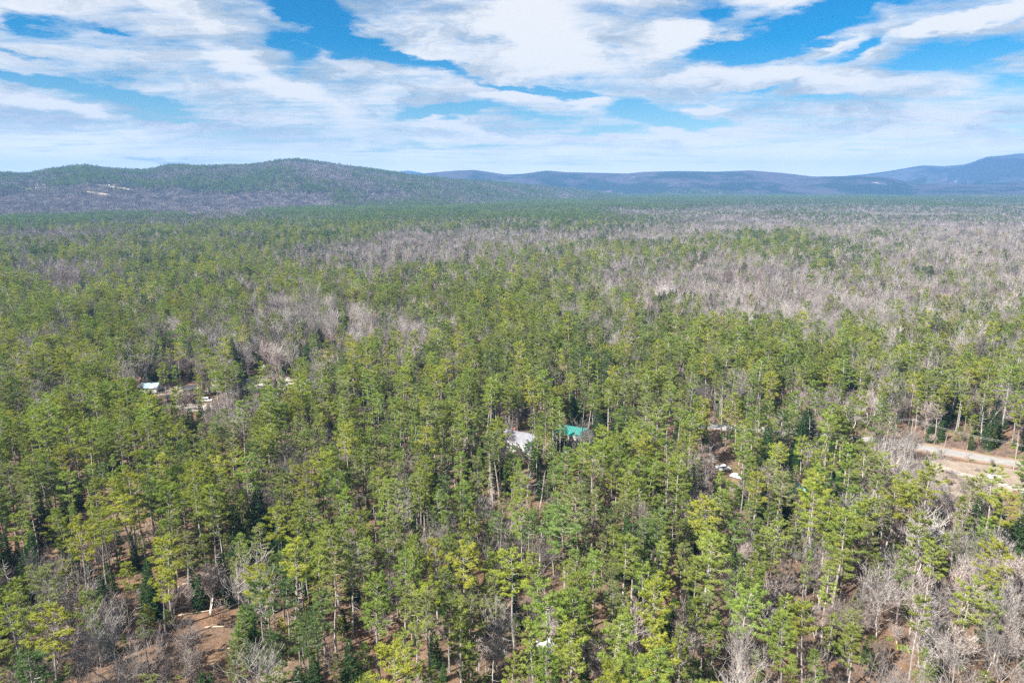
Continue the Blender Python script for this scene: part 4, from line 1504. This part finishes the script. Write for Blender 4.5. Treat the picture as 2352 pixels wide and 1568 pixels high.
def car(u, v, rz, mat, label, style="car", name="parked_car", cat="car"):
    x_, y_ = ground_at(u, v)
    e = empty(name, (x_, y_, .05), rz, label, cat)
    if style == "car":
        L, w = 4.6, 1.8
        body = [(-2.3, .35), (-2.3, .8), (-2.1, .95), (-1.0, 1.0), (.95, 1.0), (1.9, .9), (2.3, .7), (2.3, .35)]
        cab = [(-1.95, .97), (-1.45, 1.42), (.25, 1.46), (1.05, .98)]
        wx = (-1.4, 1.4)
    else:
        L, w = 5.6, 2.0
        body = [(-2.8, .45), (-2.8, 1.15), (1.7, 1.15), (2.7, 1.05), (2.85, .8), (2.85, .45)]
        cab = [(-2.78, 1.12), (-2.7, 2.1), (1.0, 2.15), (1.75, 1.12)]
        wx = (-1.8, 1.8)
    mesh_obj("body", prism(body, w, .06), mat, e)
    mesh_obj("cabin", prism(cab, w - .15, .16), mat, e)
    g = []
    cp = np.array(cab)
    for sy in (-1, 1):
        c = cp.mean(0)
        q_ = (cp - c) * np.array([.86, .62]) + c
        pts3 = [(p_[0], sy * (w / 2 - .075 - .16 * (p_[1] - cp[:, 1].min()) / np.ptp(cp[:, 1]) + .012), p_[1]) for p_ in q_]
        g += [(pts3[0], pts3[1], pts3[2]), (pts3[0], pts3[2], pts3[3])]
    mesh_obj("side_window", np.array(g), M_GLASS, e)
    f0, f1 = cp[3], cp[2]
    hw0, hw1 = w / 2 - .14, w / 2 - .28
    o_ = np.array([.02, .02])
    a0, a1 = f0 * .9 + f1 * .1 + o_, f0 * .12 + f1 * .88 + o_
    mesh_obj("windscreen", np.array([((a0[0], -hw0, a0[1]), (a0[0], hw0, a0[1]), (a1[0], hw1, a1[1])), ((a0[0], -hw0, a0[1]), (a1[0], hw1, a1[1]), (a1[0], -hw1, a1[1]))]), M_GLASS, e)
    for a_ in wx:
        for sy in (-1, 1):
            wl = mesh_obj("wheel", cyl((a_, sy * (w / 2 - .08), .33), .33, .22), M_TYRE, e)
            wl.data.materials[0] = M_TYRE
    return e


car(2285, 1099, R(-14), M_CARW, "white sedan parked on the gravel drive below the road")
car(1660, 1080, R(8), M_CARW, "white van on bare ground beyond the lower pines", "van", "parked_van", "van")
car(1692, 1097, R(-38), M_CARW, "small white car right of the white van")
car(658, 885, R(-10), M_CARS, "silver car on the gravel yard at left")
car(390, 914, R(30), M_CARD, "dark car in front of the blue-roofed cottage")
car(474, 922, R(10), M_CARW, "white pickup-sized van on the lane below the black-roofed shed", "van", "parked_van", "van")

# ribbed dome frame beside the yard
dx, dy = ground_at(606, 850)
dome = empty("garden_dome", (dx, dy, 0), 0, "small pale ribbed dome at the edge of the gravel yard", "dome")
for k_ in range(8):
    a_ = math.pi * k_ / 8
    t = np.linspace(0, math.pi, 12)
    P = np.stack([np.cos(t) * 2.1 * math.cos(a_), np.cos(t) * 2.1 * math.sin(a_), np.sin(t) * 3.0 + .05], 1)
    mesh_obj("rib", tubes(P[:-1], P[1:], .11, .11, 5), M_WHITE, dome)
t = np.linspace(0, 2 * math.pi, 20)
P = np.stack([np.cos(t) * 1.8, np.sin(t) * 1.8, np.full(20, 1.5)], 1)
mesh_obj("hoop", tubes(P[:-1], P[1:], .07, .07, 4), M_WHITE, dome)

# utility poles and wires ---------------------------------------------
poles = []
for k_, (u, v, lb) in enumerate([(1868, 1003, "utility pole behind pines at the left end of the road"), (2090, 1016, "tall utility pole on the far side of the road"),
                                 (2328, 1078, "utility pole on the near side of the road near the right edge")]):
    x_, y_ = ground_at(u, v)
    e = empty("utility_pole", (x_, y_, 0), R(-25), lb, "utility pole", "utility poles along the road")
    mesh_obj("pole", tubes([[0, 0, 0]], [[0, 0, 10.6]], .17, .11, 8), M_POLE, e)
    mesh_obj("crossarm", box_tris((0, 0, 10.0), (.12, 2.2, .14)), M_POLE, e)
    for s_ in (-1, 0, 1):
        mesh_obj("insulator", tubes([[0, s_ * .95, 10.07]], [[0, s_ * .95, 10.32]], .06, .04, 6), M_TRIM, e)
    poles.append((x_, y_))
xe, ye = ground_at(2760, 1180)
poles.append((xe, ye))
k_ = 0
for a_, b_ in zip(poles[:-1], poles[1:]):
    for s_ in (-.95, .95):
        t = np.linspace(0, 1, 14)
        ox, oy = -math.sin(R(-25)) * s_, math.cos(R(-25)) * s_
        P = np.stack([a_[0] + (b_[0] - a_[0]) * t + ox, a_[1] + (b_[1] - a_[1]) * t + oy, 10.3 - 1.0 * 4 * t * (1 - t)], 1)
        mesh_obj("power_line", tubes(P[:-1], P[1:], .045, .045, 3), M_WIRE,
                 label=["far wire from the leftmost pole to the tall pole", "near wire from the leftmost pole to the tall pole", "far wire between the two visible road poles",
                        "near wire between the two visible road poles", "far wire running out of the right edge", "near wire running out of the right edge"][k_], cat="power line", group="power lines above the road")
        k_ += 1
for u, v, lb in [(2168, 1028, "short slanting post beside the road left of the bend"), (2215, 1050, "short weathered post at the road edge")]:
    x_, y_ = ground_at(u, v)
    mesh_obj("roadside_post", tubes([[x_, y_, 0]], [[x_ + .6, y_, 5.2]], .12, .09, 6), M_POLE, label=lb, cat="post")

# fallen logs ----------------------------------------------------------
lg = [(455, 1338, 1.35, 8, "upper pale log fallen across the forest floor"), (440, 1346, 1.2, 7, "long pale log just below the upper fallen log"), (430, 1352, 1.9, 6, "short slanting log crossing the fallen logs"),
      (445, 1395, 1.45, 7, "bleached log lying above the clearing"), (450, 1408, 1.3, 8, "thick log lying at the top of the clearing"), (500, 1440, 1.5, 6, "dark log lying within the clearing"),
      (540, 1488, 1.35, 9, "long thin log lying right of the forked bare tree"), (1745, 1352, 1.2, 7, "log lying in the orange opening at lower right")]
for u, v, a_, L, lb in lg:
    x_, y_ = ground_at(u, v)
    d_ = np.array([math.sin(a_), math.cos(a_), .02])
    mids = np.array([[x_, y_, .22]]) + d_ * np.linspace(-L / 2, L / 2, 5)[:, None]
    mids[:, 1] += np.array([0, .12, .05, -.1, 0])
    rr = np.linspace(.24, .12, 5)
    st0 = mids[[1, 2, 3]]; st1 = st0 + np.array([[.3, .5, .7], [-.4, .4, .8], [.2, -.5, .5]])
    mesh_obj("fallen_log", np.concatenate([tubes(mids[:-1], mids[1:], rr[:-1], rr[1:], 7), tubes(st0, st1, .05, .02, 3)]), M_LOG, label=lb, cat="log", group="fallen logs on the forest floor")

# brush: knee to man high bare scrub and dead branches on the ground -----
rngb = np.random.RandomState(5)
brush = []
for s_ in range(4):
    n = 60
    a_ = rngb.uniform(0, 6.28, n); e_ = rngb.uniform(.5, 1.4, n); L = rngb.uniform(.8, 2.4, n)
    b0 = np.stack([rngb.normal(size=n) * .7, rngb.normal(size=n) * .7, np.zeros(n)], 1)
    dd = np.stack([np.cos(a_) * np.cos(e_), np.sin(a_) * np.cos(e_), np.sin(e_)], 1)
    lv = leaves(b0, dd, 1.7, .06, rngb)
    m_ = [M_TWIG, M_TWIG2, M_TWIG2, M_YOUNG][s_]
    if s_ == 3:
        lv = leaves(b0 * .8, unit(dd + np.array([0, 0, .2])), 1.0, .22, rngb)
    brush.append(tri_mesh("brush", lv, [m_]))
x, y, rng = field(2.4, 100, 430, 42, 55)
u_, v_ = project(x, y, 0)
b_d = np.clip(vnoise(x, y, 14, 61) * 1.6 - .22, 0, 1) * np.where(clearing(x, y) > .3, .22, .62)
keep = (rng.rand(len(x)) < b_d) & (dist_road(x, y) > 5)
for (hx, hy, hr) in HOUSE_SPOTS:
    keep &= np.hypot(x - hx, y - hy) > hr * .9
instancer("undergrowth", brush, x[keep], y[keep], np.zeros(keep.sum()), rng.choice([0, 1, 2, 3], keep.sum(), p=[.3, .3, .25, .15]), rng.uniform(.5, 1.3, keep.sum()), rng.uniform(0, 6.28, keep.sum()),
          "low bare brush and scrub on the forest floor")
print("brush", keep.sum(), time.time() - T0)

# ------------------------------------------------------------------ haze
hzm = bpy.data.materials.new("haze")
hzm.use_nodes = True
t = NT(hzm.node_tree)
t.n.clear()
o_ = t.add("ShaderNodeOutputMaterial")
pv = t.add("ShaderNodeVolumePrincipled")
pv.inputs["Color"].default_value = (*HAZE_COLOR, 1)
pv.inputs["Density"].default_value = HAZE_DENSITY
pv.inputs["Anisotropy"].default_value = 0.0
t.l.new(pv.outputs[0], o_.inputs["Volume"])
top = float(max(GH.max(), CAM_H)) + 40
bot = float(GH.min()) - 1.5
bm_ = box_tris((0, 0, (top + bot) / 2), (150000, 150000, top - bot))
v8 = np.unique(bm_.reshape(-1, 3), axis=0)
me = bpy.data.meshes.new("haze")
x1 = 13600
me.from_pydata([(-x1, -x1, bot), (x1, -x1, bot), (x1, x1, bot), (-x1, x1, bot), (-x1, -x1, top), (x1, -x1, top), (x1, x1, top), (-x1, x1, top)], [],
               [(0, 3, 2, 1), (4, 5, 6, 7), (0, 1, 5, 4), (1, 2, 6, 5), (2, 3, 7, 6), (3, 0, 4, 7)])
me.materials.append(hzm)
obj("haze", me, kind="stuff", label="pale blue haze over the distance")
print("done", time.time() - T0, "haze top", top, "bottom", bot)
